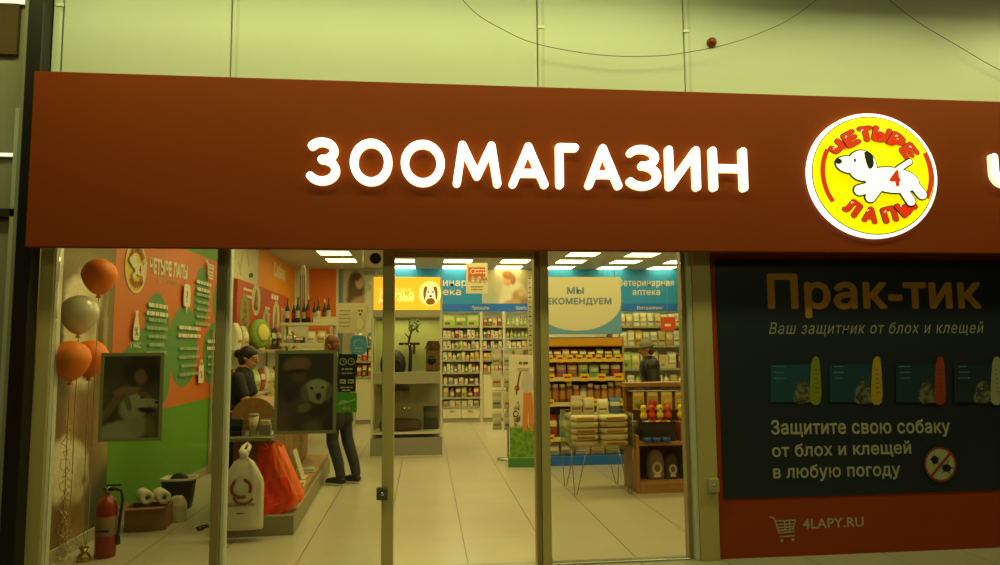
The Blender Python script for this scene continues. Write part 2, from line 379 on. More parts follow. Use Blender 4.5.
# ================================================================== FASCIA AND SIGN
fl, fr, fb, ft = -2.665, 8.4, 2.287, 3.505
m = MB(); m.box((fl, FY, fb), (fr, FY + .05, ft), RED, .006).box((fl, FY + .05, ft - .05), (fr, Y0, ft), RED, .002)
tag(m.build('fascia'), 'long red orange fascia box across the shop front carrying the lit sign', 'fascia')
SIGN_S = mat((.95, .9, .5), .5, 0, 0, 6, 1.1)  # letter sides emit as well, added to imitate the halo on the fascia
def letter_mb(ch, w, h, st, m_, depth=.045):
    """rounded channel letter from strokes; local x 0..w, z 0..h, front at y=-depth"""
    r = st / 2; A = []
    def arc(cx, cz, rx, rz, a0, a1, n=22): return [(cx + rx * math.cos(math.radians(a0 + (a1 - a0) * i / n)), cz + rz * math.sin(math.radians(a0 + (a1 - a0) * i / n))) for i in range(n + 1)]
    L, R_, B, T = r, w - r, r, h - r
    if ch == 'О': A = [arc(w / 2, h / 2, w / 2 - r, h / 2 - r, 0, 360, 40)]
    elif ch == 'З':
        zm = h * .54; cx = w * .44
        A = [arc(cx, (T + zm) / 2, R_ - cx - .012, (T - zm) / 2, 148, -90), arc(cx, (zm + B) / 2, R_ - cx, (zm - B) / 2, 90, -146)]
    elif ch == 'М': A = [[(L, B), (w * .2, T), (w / 2, B + h * .16), (w * .8, T), (R_, B)]]
    elif ch == 'А': A = [[(L, B), (w / 2, T), (R_, B)], [(w * .27, h * .33), (w * .73, h * .33)]]
    elif ch == 'Г': A = [[(L, B), (L, T), (R_, T)]]
    elif ch == 'И': A = [[(L, T), (L, B), (R_, T), (R_, B)]]
    elif ch == 'Н': A = [[(L, B), (L, T)], [(R_, B), (R_, T)], [(L, h * .52), (R_, h * .52)]]
    elif ch == 'Ч': A = [[(L, T), (L, h * .6)] + arc(L + .09, h * .55, .09, .09, 180, 270, 8) + [(R_, h * .55 - .09)], [(R_, T), (R_, B)]]
    mb = MB()
    for k, pl in enumerate(A):
        # ribbon of the polyline with round joints
        for i, (a, b) in enumerate(zip(pl, pl[1:])):
            d = Vector((b[0] - a[0], b[1] - a[1]));
            if d.length < 1e-6: continue
            an = math.atan2(d.y, d.x); q = []
            for j in range(9): t_ = an + math.pi / 2 + math.pi * j / 8; q.append((a[0] + r * math.cos(t_), a[1] + r * math.sin(t_)))
            for j in range(9): t_ = an - math.pi / 2 + math.pi * j / 8; q.append((b[0] + r * math.cos(t_), b[1] + r * math.sin(t_)))
            mb.prism(q, (0, 0, 0), (1, 0, 0), (0, 0, 1), (0, -1, 0), depth + .0002 * ((i + k) % 5), m_, SIGN_S)
    return mb
spec = [('З', 307, 340.5), ('О', 349, 393), ('О', 400, 445.5), ('М', 452, 502), ('А', 508, 549), ('Г', 555, 580), ('А', 584, 622.5), ('З', 627, 661.5), ('И', 665, 701), ('Н', 709, 748)]
sg = thing('illuminated_sign', 'row of glowing white letters reading ЗООМАГАЗИН on the red fascia', 'sign', (-.826, FY, 2.735))
for ch, pa, pb in spec:
    A, B = PY(pa + .8, 166, FY - .04).x, PY(pb - .8, 166, FY - .04).x
    o = letter_mb(ch, B - A, .335, .057, SIGN_W).build('letter', sg, (A + .826, 0, 0))
xx = PY(991.5, 166, FY - .04).x
tag(letter_mb('Ч', .24, .335, .057, SIGN_W).build('sign_letter', None, (xx, FY, 2.735)), 'start of another glowing white letter at the right edge of the fascia', 'sign')
# round emblem
cxl, czl, rl = PY(873.5, 175.3, FY - .035).x, PY(873.5, 175.3, FY - .035).z, .486
lg = thing('emblem_sign', 'round yellow lit emblem with red lettering and white dog on the red fascia', 'sign', (cxl, FY, czl))
MB().lathe([(0, 0), (rl, 0), (rl, .030), (rl - .006, .034), (0, .034)], mat((1, 1, .84), .5, 0, 0, 6, 1.3), (0, 0, 0), 64, (0, -1, 0)).build('light_box', lg)
EY = mat((1, .86, .0), .5, 0, 0, 6, .95); ER = mat('#c8300a', .5, 0, 0, 6, .75); EW = mat((.95, .97, .85), .5, 0, 0, 6, .95); EK = mat('#2a2408', .5, 0, 0); EH = mat((1, .55, .45), .5, 0, 0, 6, .9)
p = Print((cxl, FY - .035, czl), step=.0007)
r = rl * .945
p.ell(0, 0, r, r, EK, n=64); p.ell(0, 0, r * .985, r * .985, EY, n=64)
def arc_word(word, rad, a0, a1, cap, inward=False, squash=1.0):
    for i, ch in enumerate(word):
        a = math.radians(a0 + (a1 - a0) * i / (len(word) - 1)); u, v = rad * math.cos(a), rad * math.sin(a)
        rot = a - math.pi / 2 if not inward else a + math.pi / 2
        W = cap * (1.15 if ch in 'Ы' else .95)
        bu, bv = u - math.sin(rot) * -cap / 2, v - math.cos(rot) * cap / 2
        p.text(ch, bu, bv, W * 1.07, cap * 1.05, EK, .115, 0, rot, 'c'); p.text(ch, bu + .002, bv + .003, W, cap, ER, .10, 0, rot, 'c')
        p.ell(u + math.cos(rot + 2.2) * cap * .33, v + math.sin(rot + 2.2) * cap * .33, cap * .10, cap * .045, EH, rot + .7, 10)
arc_word('ЧЕТЫРЕ', rl * .655, 141, 35, rl * .26); arc_word('ЛАПЫ', rl * .665, 234, 309, rl * .26, True)
p.ring(0, 0, rl * .79, rl * .865, ER, 153, 213); p.ring(0, 0, rl * .79, rl * .865, ER, -27, 25)
def dogpart(fn):
    fn(EK, .011); fn(EW, 0)
q = rl
def capsule(a, b, w): return lambda m_, g: p.stroke([(a[0] * q, a[1] * q), (b[0] * q, b[1] * q)], w * q + 2 * g, m_)
def ellp(cx, cy, rx, ry, rot=0): return lambda m_, g: p.ell(cx * q, cy * q, rx * q + g, ry * q + g, m_, rot)
shapes = [capsule((.32, .08), (.5, .2), .08), capsule((.5, -.1), (.66, -.32), .15), capsule((.35, -.2), (.48, -.43), .14), capsule((-.05, -.2), (-.3, -.27), .16), capsule((-.02, -.22), (-.14, -.38), .15),
          ellp(.2, -.1, .42, .2, -.08), ellp(-.24, .12, .22, .24), ellp(-.44, .13, .2, .13, -.15)]
for f in shapes: f(EK, .011)
for f in shapes: f(EW, 0)
p.blob([(-.2 * q, .33 * q), (-.08 * q, .3 * q), (-.07 * q, .12 * q), (-.15 * q, .08 * q)], EK); p.ell(-.6 * q, .18 * q, .055 * q, .045 * q, EK, n=14); p.ell(-.35 * q, .2 * q, .018 * q, .03 * q, EK, n=12)
p.text('4', .16 * q, -.2 * q, .17 * q, .27 * q, ER, .05)
p.build('emblem_print', lg); lg.scale = (1.085, 1, 1)

# red sounder and cables on the cladding
c = PY(712, 42, Y0 - .02); t = thing('alarm_sounder', 'small round red alarm sounder on the pale upper cladding', 'alarm', (c.x, Y0, c.z))
MB().lathe([(0, 0), (.038, 0), (.038, .012), (0, .012)], mat('#7a3a20', .4), (0, 0, 0), 24, (0, -1, 0)).build('base', t)
MB().lathe([(.034, .012), (.036, .03), (.024, .05), (0, .056)], mat('#8a2a16', .35), (0, 0, 0), 24, (0, -1, 0)).build('dome', t)
def cable(pts, Y, label, name='hanging_cable', rad=.0026):
    P = [PY(x, y, Y) for x, y in pts]; q_ = []
    n = len(P)
    for i in range(n - 1):
        p0, p1, p2, p3 = P[max(i - 1, 0)], P[i], P[i + 1], P[min(i + 2, n - 1)]
        for k in range(5):
            t_ = k / 5; q_.append(.5 * ((2 * p1) + (p2 - p0) * t_ + (2 * p0 - 5 * p1 + 4 * p2 - p3) * t_ ** 2 + (3 * p1 - p0 - 3 * p2 + p3) * t_ ** 3))
    q_.append(P[-1]); return tag(MB().tube(q_, rad, mat('#3a3a22', .6), 6).build(name), label, 'cable')
cable([(440, -30), (470, 8), (500, 28), (537, 44), (600, 55), (655, 56), (683, 53), (720, 46), (755, 35), (795, 16), (840, -20)], Y0 - .10, 'thin cable sagging in a long loop across the pale cladding')
cable([(880, -8), (915, 20), (958, 46), (1000, 70), (1040, 84)], Y0 - .05, 'thin cable slanting down the cladding at the top right')

# ================================================================== POSTER ON THE RED WALL (outside)
a, b = PY(724, 499, Y0 - .008), PY(1090, 262, Y0 - .008)
p = Print((a.x, Y0 - .008, a.z)); NAVY = mat('#1d2230', .45, 0, .08, 3); pw, ph = b.x - a.x, PY(860, 260.5, Y0 - .008).z - a.z
p.back(0, 0, pw, ph, .008, NAVY)
def U(x, y): return p.uv(PY(x, y, p.o.y))
def ptext(t, l, r_, top, m_, bold=.02, shear=0):
    """l, r_: pixel ends of the base line; top: pixel above l at capital height"""
    u0, v0 = U(*l); u1, v1 = U(*r_); _, vt = U(*top); p.text(t, u0, v0, math.hypot(u1 - u0, v1 - v0), vt - v0, m_, bold, shear, math.atan2(v1 - v0, u1 - u0))
GOLD = mat('#b87a16', .5, 0, .05); OFFW = mat('#a8a28a', .55, 0, .04)
ptext('Прак-тик', (768, 309), (982, 308.5), (768, 273.5), GOLD, .03)
ptext('Ваш защитник от блох и клещей', (769, 334), (984, 333), (769, 322.5), mat('#8f8c78', .55), 0, .28)
for l, r_, top, t in (((771, 434.5), (950, 433), (771, 420), 'Защитите свою собаку'), ((772, 457), (911, 453.5), (772, 444), 'от блох и клещей'), ((773, 478.5), (900, 475.5), (773, 465), 'в любую погоду')): ptext(t, l, r_, top, OFFW, .022)
for i, (x0, x1, xv, col) in enumerate(((770, 812, 815, '#7c7c1c'), (829, 872, 876, '#a8861a'), (895, 935, 939, '#8a3218'), (953, 990, 995, '#8f8c6c'))):
    TEAL = mat(['#154058', '#14384e', '#143044', '#1a2834'][i], .5, 0, .15, 8)
    p.poly([U(x0, 365), U(x1, 364), U(x1, 402), U(x0, 402)], TEAL)
    p.lines(*U((x0 + 9), 367), .10, 3, .045, .008, mat('#3f7a80', .5), True, i)
    FUR = two_tone('#6a644c', '#2c281c', 30, .7)
    p.blob([U(xv - 22, 402), U(xv - 19, 386), U(xv - 14, 380), U(xv - 9, 384), U(xv - 5, 392), U(xv - 4, 402)], FUR, .006, i)
    p.blob([U(xv - 5, 402), U(xv - 5, 376), U(xv - 3, 359), U(xv + 3, 358), U(xv + 5, 376), U(xv + 5, 402)], mat(col, .5))
    p.lines(*U(xv, 370), .03, 6, .035, .006, mat('#3a3010', .5), True, i + 9)
cu, cv = U(939, 464); p.ell(cu, cv, .135, .135, mat('#8a3318', .5)); p.ell(cu, cv, .118, .118, OFFW)
p.ell(cu - .045, cv + .035, .03, .032, BLACK); p.ell(cu + .05, cv - .03, .038, .03, BLACK)
for k in range(5): p.stroke([(cu + .05, cv - .03), (cu + .05 + .06 * math.cos(k * 1.3), cv - .03 + .055 * math.sin(k * 1.3))], .006, BLACK)
for k in range(5): p.stroke([(cu - .045, cv + .035), (cu - .045 + .045 * math.cos(k * 1.3 + .4), cv + .035 + .045 * math.sin(k * 1.3 + .4))], .005, BLACK)
p.stroke([(cu - .085, cv - .085), (cu + .085, cv + .085)], .02, mat('#8a3318', .5))
tag(p.build('advertising_poster'), 'large dark advertising poster with gold heading on the red wall', 'poster')
a = PY(770, 545, Y0 - .002); p = Print((a.x, Y0 - .001, a.z)); PINK = mat('#b8a488', .55)
ptext('4LAPY.RU', (803, 529), (864, 526.5), (803, 518.5), PINK, .02)
for l in ([(770, 517), (774, 518), (779, 533), (794, 531.5)], [(775.5, 521), (795, 520), (793, 529), (778, 530.5)], [(776, 524.5), (794, 523.5)], [(777, 527.5), (793, 526.5)], [(784, 520.5), (785, 530)], [(789, 520.5), (789.5, 530)]): p.stroke([U(*x) for x in l], .010, PINK)
p.stroke([U(780, 536.5), U(794, 535.5)], .010, PINK); p.ell(*U(781.5, 540.5), .012, .012, PINK); p.ell(*U(792.5, 539.5), .012, .012, PINK)
tag(p.build('web_address_lettering'), 'pale shopping cart symbol and web address lettering low on the red wall', 'lettering')

# ================================================================== CEILING LAMPS OF THE SHOP
DIFF = mat((1.0, .86, .32), .5, 0, 0, 6, SHOP_L)
fr_me = None
rowname = ['third row from the back', 'second row from the back', 'row nearest the back wall']
for ri, gy in enumerate((12.92, 14.02, 15.12)):
    for ci, gx in enumerate(GX):
        if ri == 0 and ci not in (0, 4, 5, 6): continue
        if ri == 2 and ci == 0: continue
        t = thing('ceiling_lamp', f'square white ceiling lamp, {rowname[ri]}, {ORD[ci]} column from the left', 'lamp', (gx, gy, ZC), 0, 'recessed ceiling lamps')
        if fr_me is None:
            q_ = MB()
            for a in ((-.3, -.3, .3, -.28), (-.3, .28, .3, .3), (-.3, -.28, -.28, .28), (.28, -.28, .3, .28)): q_.box((a[0], a[1], -.014), (a[2], a[3], 0), WHITE, .002)
            fr_me = q_.mesh('frame'); df_me = MB().box((-.28, -.28, -.010), (.28, .28, -.002), DIFF, 0).mesh('diffuser')
        link('frame', fr_me, t); link('diffuser', df_me, t)

# ------------------------------------------------------------------ blurred printed photographs, as procedural colour fields
def photo_mat(base, blobs, axes='YZ', ragged=.03, rscale=14, grain=.10, gscale=60, rough=.55):
    """blobs: (u, v, ru, rv, turn in degrees, colour, softness); u, v in the print's own metres"""
    m = bpy.data.materials.new('photo_print'); m.use_nodes = True; nt = m.node_tree; N = nt.nodes; L = nt.links; b = N['Principled BSDF']; b.inputs['Roughness'].default_value = rough
    tc = N.new('ShaderNodeTexCoord'); sp = N.new('ShaderNodeSeparateXYZ'); cb = N.new('ShaderNodeCombineXYZ'); L.new(tc.outputs['Object'], sp.inputs[0])
    L.new(sp.outputs[axes[0]], cb.inputs[0]); L.new(sp.outputs[axes[1]], cb.inputs[1])
    nz = N.new('ShaderNodeTexNoise'); nz.inputs['Scale'].default_value = rscale; nz.inputs['Detail'].default_value = 5; L.new(cb.outputs[0], nz.inputs['Vector'])
    sb = N.new('ShaderNodeVectorMath'); sb.operation = 'SUBTRACT'; sb.inputs[1].default_value = (.5, .5, .5); L.new(nz.outputs['Color'], sb.inputs[0])
    sc = N.new('ShaderNodeVectorMath'); sc.operation = 'SCALE'; sc.inputs['Scale'].default_value = ragged * 2; L.new(sb.outputs[0], sc.inputs[0])
    ad = N.new('ShaderNodeVectorMath'); ad.operation = 'ADD'; L.new(cb.outputs[0], ad.inputs[0]); L.new(sc.outputs[0], ad.inputs[1])
    cur = N.new('ShaderNodeRGB'); cur.outputs[0].default_value = (*lin(base), 1); cur = cur.outputs[0]
    for (u, v, ru, rv, rot, col, soft) in blobs:
        mp = N.new('ShaderNodeMapping'); mp.vector_type = 'TEXTURE'; mp.inputs['Location'].default_value = (u, v, 0); mp.inputs['Rotation'].default_value = (0, 0, math.radians(rot)); mp.inputs['Scale'].default_value = (ru, rv, 1)
        L.new(ad.outputs[0], mp.inputs[0]); z0 = N.new('ShaderNodeVectorMath'); z0.operation = 'MULTIPLY'; z0.inputs[1].default_value = (1, 1, 0); L.new(mp.outputs[0], z0.inputs[0])
        ln = N.new('ShaderNodeVectorMath'); ln.operation = 'LENGTH'; L.new(z0.outputs[0], ln.inputs[0])
        mr = N.new('ShaderNodeMapRange'); mr.interpolation_type = 'SMOOTHSTEP'; mr.inputs[1].default_value = 1 + soft * .5; mr.inputs[2].default_value = 1 - soft; mr.inputs[3].default_value = 0; mr.inputs[4].default_value = 1
        L.new(ln.outputs['Value'], mr.inputs[0]); mx = N.new('ShaderNodeMix'); mx.data_type = 'RGBA'; L.new(mr.outputs[0], mx.inputs[0]); L.new(cur, mx.inputs[6]); mx.inputs[7].default_value = (*lin(col), 1); cur = mx.outputs[2]
    n2 = N.new('ShaderNodeTexNoise'); n2.inputs['Scale'].default_value = gscale; n2.inputs['Detail'].default_value = 4; L.new(cb.outputs[0], n2.inputs['Vector'])
    m2 = N.new('ShaderNodeMapRange'); m2.inputs[1].default_value = .3; m2.inputs[2].default_value = .7; m2.inputs[3].default_value = 1 - grain; m2.inputs[4].default_value = 1 + grain; L.new(n2.outputs['Fac'], m2.inputs[0])
    hv = N.new('ShaderNodeVectorMath'); hv.operation = 'SCALE'; L.new(cur, hv.inputs[0]); L.new(m2.outputs[0], hv.inputs['Scale']); L.new(hv.outputs[0], b.inputs['Base Color'])
    return m

# ================================================================== LEFT WALL GRAPHICS
def LWprint(y0, off=.0): return Print((XL + .006 + off, y0, 0), (0, 1, 0), (0, 0, 1), (1, 0, 0))
def LU(p, x, y): return p.uv(PX(x, y, p.o.x))
# photograph of a pale dog
yA, yB_, yC = Y0 + .14, PX(112.5, 320, XL).y, 10.25
p = LWprint(yA)
def mb_(x, y, dx, dy, rot, col, soft):
    x = 57 + (x - 57) * .80; dx *= .80; _, v = LU(p, x, y); u0_, _ = LU(p, max(50, x - dx), y); u2, _ = LU(p, x + dx, y); u = (u0_ + u2) / 2; _, v2 = LU(p, x, y - dy); return (u, v, abs(u2 - u0_) / 2, abs(v2 - v), rot, col, soft)
p.back(0, .1, yB_ - yA, ZC - .01, .006, photo_mat('#786840', [
    mb_(90, 262, 50, 12, 0, '#857548', .6), mb_(88, 330, 28, 62, 0, '#cfc3a0', .22), mb_(84, 298, 20, 24, 0, '#ded4b6', .35), mb_(98, 318, 8, 26, 12, '#b09c6e', .5), mb_(60, 335, 6, 48, 0, '#5e4c28', .6), mb_(111, 345, 5, 46, 0, '#6a5428', .5), mb_(118, 330, 3, 40, 0, '#a0905c', .6),
    mb_(91, 350, 4, 5, 0, '#3a3020', .6), mb_(102, 360, 14, 7, 20, '#4e4026', .8), mb_(95, 375, 8, 5, 0, '#3c2f1e', .7),
    mb_(92, 420, 40, 34, 0, '#80603a', .4), mb_(112, 430, 10, 36, 0, '#96764c', .6), mb_(75, 418, 10, 26, 0, '#a07a4c', .6), mb_(120, 430, 8, 36, 0, '#96905a', .5),
    mb_(72, 475, 24, 36, 0, '#d2c8a8', .22), mb_(62, 455, 14, 20, 0, '#dcd2b6', .4), mb_(86, 480, 10, 22, -10, '#b8a884', .5), mb_(91, 478, 4, 6, 0, '#6e543c', .7),
    mb_(112, 505, 22, 34, 0, '#45492a', .4), mb_(66, 530, 20, 34, 0, '#7e5c26', .5), mb_(60, 520, 8, 20, 0, '#6a4a1c', .7), mb_(80, 535, 10, 14, 0, '#96702c', .7)], 'YZ', .05, 9, .12, 26))
tag(p.build('wall_mural'), 'tall blurred photo mural of pale dogs on the left wall behind the balloons', 'mural')
# orange and green graphic
p = LWprint(yB_ + .004); WID = yC - yB_
p.back(0, .1, WID, ZC - .01, .006, LIME)
zb, zt_ = .965, 2.765
p.rect(0, zb, WID, zt_ + .0, ORANGE)
p.poly([(0, zt_), (WID * .42, zt_), (WID * .36, ZC - .012), (0, ZC - .012)], ORANGE)
GR2 = mat('#5a8a4a', .55, 0, .05, 2); WTX = mat('#ddd6bc', .55, 0, .04)
for pts in ([(111, 400), (118, 360), (130, 345), (146, 330), (150, 400)], [(140, 400), (143, 340), (147, 305), (155, 293), (162, 297), (169, 318), (170, 360), (166, 400)],
            [(170, 330), (176, 312), (186, 307), (195, 318), (197, 345), (193, 375), (183, 387), (174, 381), (169, 360)],
            [(193, 310), (197, 275), (202, 267), (207, 274), (209, 300), (204, 320), (198, 325)], [(203, 345), (208, 330), (214, 322), (220, 330), (221, 362), (210, 382), (204, 376)],
            [(213, 300), (216, 285), (222, 280), (222, 310), (216, 322)]):
    p.blob([LU(p, x, y) for x, y in pts], GR2)
def ltext(t, l, r_, top, m_, bold=.02):
    u0, v0 = LU(p, *l); u1, v1 = LU(p, *r_); _, vt = LU(p, *top); p.text(t, u0, v0, math.hypot(u1 - u0, v1 - v0), vt - v0, m_, bold, 0, math.atan2(v1 - v0, u1 - u0))
ltext('ЧЕТЫРЕ ЛАПЫ', (149, 273), (187, 279.5), (149, 256.5), WTX, .05)
ltext('ЗООМАГАЗИН', (157, 282), (179, 286.5), (157, 276.5), mat('#d0b48c', .55), .01)
cu, cv = LU(p, 135.5, 267); rr = .255; k = .88
p.ell(cu, cv, rr, rr, mat('#d9cf9c', .5)); p.ell(cu, cv, rr * .92, rr * .92, mat('#d8b818', .5))
YR = mat('#a8380e', .5)
def arcw(word, rad, a0, a1, cap, inward):
    for i, ch in enumerate(word):
        a = math.radians(a0 + (a1 - a0) * i / (len(word) - 1)); u, v = cu + rad * math.cos(a), cv + rad * math.sin(a); rot = a - math.pi / 2 if not inward else a + math.pi / 2
        p.text(ch, u + math.sin(rot) * cap / 2, v - math.cos(rot) * cap / 2, cap, cap, YR, .08, 0, rot, 'c')
arcw('ЧЕТЫРЕ', rr * .68, 141, 39, rr * .26, False); arcw('ЛАПЫ', rr * .68, 232, 308, rr * .26, True)
for f in (lambda: p.ell(cu + .05, cv - .02, .12, .06, WTX), lambda: p.ell(cu - .09, cv + .05, .07, .07, WTX), lambda: p.ell(cu - .15, cv + .05, .05, .035, WTX)): f()
p.strokes([[(cu - .03, cv - .05), (cu - .1, cv - .1)], [(cu + .12, cv - .05), (cu + .17, cv - .11)], [(cu + .15, cv), (cu + .19, cv + .06)]], .04, WTX)
p.text('4', cu + .03, cv - .06, .05, .09, YR, .04)
for (x, y, wd, n, pt) in ((156, 308, .62, 2, .085), (156, 322, .6, 5, .085), (188, 330, .8, 2, .09), (188, 350, .75, 4, .10), (202, 285, .62, 2, .09), (202, 297, .62, 5, .09), (211, 343, .55, 2, .09), (211, 358, .5, 3, .10)):
    u, v = LU(p, x, y); p.lines(u, v, wd, n, pt,   .035 if n > 2 else .042, WTX if n < 3 else mat('#9ab088', .55), True, x)
u, v = LU(p, 132, 348); p.text('У НАС', u - .12, v, .25, .055, WTX, .02)
u, v = LU(p, 133, 335); p.blob([(u + a_ * .78, v + b_ * .78) for a_, b_ in ((-.1, 0), (-.08, .12), (-.035, .24), (-.05, .31), (-.02, .29), (0, .31), (.02, .29), (.05, .31), (.035, .24), (.08, .12), (.1, 0), (.06, -.06), (-.06, -.06))], WTX)
p.text('%', u - .04, v - .01, .08, .09, GR2, .02)
u, v = LU(p, 184, 305); p.blob([(u - .11, v), (u - .11, v + .2), (u - .06, v + .24), (u + .06, v + .24), (u + .11, v + .2), (u + .11, v), (u + .03, v - .02), (u, v - .1), (u - .03, v - .02)], WTX)
p.text('?', u - .03, v + .03, .06, .14, GR2, .02)
u, v = LU(p, 198, 383); p.rect(u - .1, v, u + .1, v + .22, WTX); p.ring(u, v + .22, .05, .07, WTX, 0, 180, 14); p.text('%', u - .05, v + .06, .1, .1, ORANGE, .02)
u, v = LU(p, 207, 275)
p.strokes([[(u - .16, v + .17), (u - .1, v + .16), (u - .06, v), (u + .14, v)], [(u - .08, v + .13), (u + .15, v + .13), (u + .12, v + .04), (u - .05, v + .04)], [(u - .07, v + .09), (u + .14, v + .09)], [(u - .05, v - .04), (u + .13, v - .04)]], .025, WTX)
tag(p.build('wall_graphic'), 'orange and green printed wall graphic with white lettering behind the left window', 'wall graphic')
# white sketch panel, amber band and salmon product board
yD = PX(258, 260, XL).y; yE = 15.4
p = LWprint(yC + .012); p.back(0, .1, yD - yC - .014, ZC - .01, .006, mat('#cfc6a4', .6, 0, .04))
GL = mat('#a8a080', .6)
p.strokes([[LU(p, 243, 252), LU(p, 240, 270)], [LU(p, 247, 251), LU(p, 249, 265)], [LU(p, 238, 262), LU(p, 241, 275)]], .05, GL); p.blob([LU(p, x, y) for x, y in ((249, 274), (252, 273), (253, 276), (251, 278), (249, 277))], BLACK)
tag(p.build('wall_panel'), 'pale sketch panel on the left wall between the green graphic and amber band', 'wall panel')
p = LWprint(yD); zl = 2.05; p.back(0, zl, yE - yD, ZC - .01, .006, mat('#e08808', .5, 0, .04, 2))
p.strokes([[(1.05, zl + .0), (1.05, ZC - .02)]], .008, mat('#a86404', .5)); u, v = LU(p, 274, 276); u2, v2 = LU(p, 285, 278)
p.text('Собаки', u, v, u2 - u, .28, WTX, .03)
tag(p.build('wall_band'), 'amber band with white script high on the left wall', 'wall panel')
# the salmon board stands proud of the wall, shows pets and goods
p = LWprint(PX(236, 300, XL + .05).y, .06); hw = PX(286, 310, XL + .06).y - p.o.y
zlo, zhi = PX(236, 326, XL + .06).z, PX(236, 278, XL + .06).z
p.back(0, zlo - .05, hw, zhi, .05, mat('#b84a28', .5, 0, .05, 2))
p.lines(.7, zhi - .14, .9, 2, .1, .04, WTX, True, 3); p.lines(2.6, zhi - .14, .8, 1, .1, .09, WTX, True, 4); p.lines(2.0, zhi - .34, .4, 3, .1, .03, WTX, True, 5); p.lines(3.4, zhi - .3, .5, 2, .1, .04, WTX, True, 6)
for i, (u, v, ru, rv, c1) in enumerate(((.45, zlo + .2, .28, .30, '#8a8a48'), (1.15, zlo + .46, .3, .26, '#c8bea0'), (1.9, zlo + .16, .26, .2, '#b8a888'), (2.7, zlo + .24, .3, .3, '#c0b690'), (3.4, zlo + .2, .26, .26, '#a88c60'))):
    p.ell(u, v, ru, rv, mat(c1, .6)); p.blob([(u - ru * .5, v - rv * .6), (u - ru * .4, v), (u - ru * .1, v + rv * .6), (u + ru * .2, v + rv * .5), (u + ru * .35, v - rv * .1), (u + ru * .4, v - rv * .6)], two_tone('#5a4628', '#a8885a', 14, .7), .01, i)
tag(p.build('product_board'), 'salmon red board with round pet pictures on the left wall above the cashier', 'board')

# ================================================================== BACK WALL
def BWprint(x, y, Y): a = PY(x, y, Y); return Print((a.x, Y, a.z))
p = Print((XL + .02, YB - .006, 0)); a, b = PY(338, 300, YB), PY(312, 300, YB)
p.back(PY(309, 300, YB).x - p.o.x, 1.9, PY(336, 300, YB).x - p.o.x, ZC - .01, .006, mat('#d86a0c', .5, 0, .05, 2))
tag(p.build('wall_panel'), 'orange panel on the back wall behind the bottles', 'wall panel')
p = Print((PY(338.5, 300, YB).x, YB - .008, 0)); e = PY(394, 300, YB).x - p.o.x
def bw(pts, m_, jag=.01, s_=1): p.blob([p.uv(PY(x, y, p.o.y)) for x, y in pts], m_, jag, s_)
def pb_(x, y, dx, dy, rot, col, soft):
    u, v = p.uv(PY(x, y, p.o.y)); k_ = p.o.y / F; return (u, v, dx * k_, dy * k_, rot, col, soft)
p.back(0, 1.2, e, ZC - .01, .006, photo_mat('#b4b098', [pb_(356, 288, 9, 18, 0, '#5c4022', .3), pb_(352, 300, 6, 9, 0, '#6a4a28', .5), pb_(359.5, 283, 4.2, 6.5, 0, '#c09872', .3), pb_(356, 277, 6, 4, 20, '#4c341c', .5),
    pb_(360, 304, 12, 8, 20, '#b89070', .4), pb_(377, 300, 13, 13, 0, '#d4ccb2', .3), pb_(376, 287, 9, 8, 0, '#dad2ba', .35), pb_(369, 287, 2.5, 5, 10, '#b8a884', .5), pb_(372, 286, 1, 1.1, 0, '#1a140e', .4), pb_(379, 286, 1, 1.1, 0, '#1a140e', .4), pb_(375, 290, 1.8, 1.3, 0, '#1a140e', .4)], 'XZ', .03, 10, .05))
p.rect(0, 1.2, .10, ZC - .02, mat('#5f7f86', .5))
p.lines(*p.uv(PY(376, 275, p.o.y)), .7, 1, .1, .09, mat('#8f8a70', .5), True, 5)
tag(p.build('wall_poster'), 'large photo of a girl and white puppy on the back wall left of the cabinet', 'poster')
# blue pharmacy frieze with lettering
pz0, pz1, pz2 = PY(470, 311.5, 15.1).z, PY(470, 304, 15.1).z, 3.28
fx0 = PY(384, 300, 15.1).x
p = Print((fx0, 15.1, 0)); fx1 = 6.45
p.back(0, pz0, fx1 - fx0, pz2, .05, BLUE); p.rect(0, pz0, fx1 - fx0, pz1, BLUE_DK)
def bt(t, l, r_, top, bold=.025):
    u0, v0 = p.uv(PY(*l, p.o.y)); u1, v1 = p.uv(PY(*r_, p.o.y)); _, vt = p.uv(PY(*top, p.o.y)); p.text(t, u0, v0, u1 - u0, vt - v0, WTX, bold)
bt('Ветеринарная', (412, 286), (484.5, 286), (412, 278.5), .012); bt('аптека', (424, 295), (461, 295), (424, 288), .012)
bt('Ветеринарная', (618.5, 286), (674, 286), (618.5, 279), .012); bt('аптека', (632.5, 295), (660, 295), (632.5, 288.5), .012)
for t_, x0_, x1_ in (('Амуниция', 422, 442), ('Препараты', 472, 489), ('Шампуни', 516, 531), ('Витамины', 637, 662), ('Диеты', 677, 690)): bt(t_, (x0_, 309.5), (x1_, 309.5), (x0_, 306.0), .006)
u0, v0 = p.uv(PY(482, 303.5, 15.1)); u1, v1 = p.uv(PY(536, 270, 15.1)); vet = Print(p.o + Vector((u0, -.004, v0)))
def vb_(x, y, dx, dy, rot, col, soft):
    u, v = vet.uv(PY(x, y, 15.1)); k_ = 15.1 / F; return (u, v, dx * k_, dy * k_, rot, col, soft)
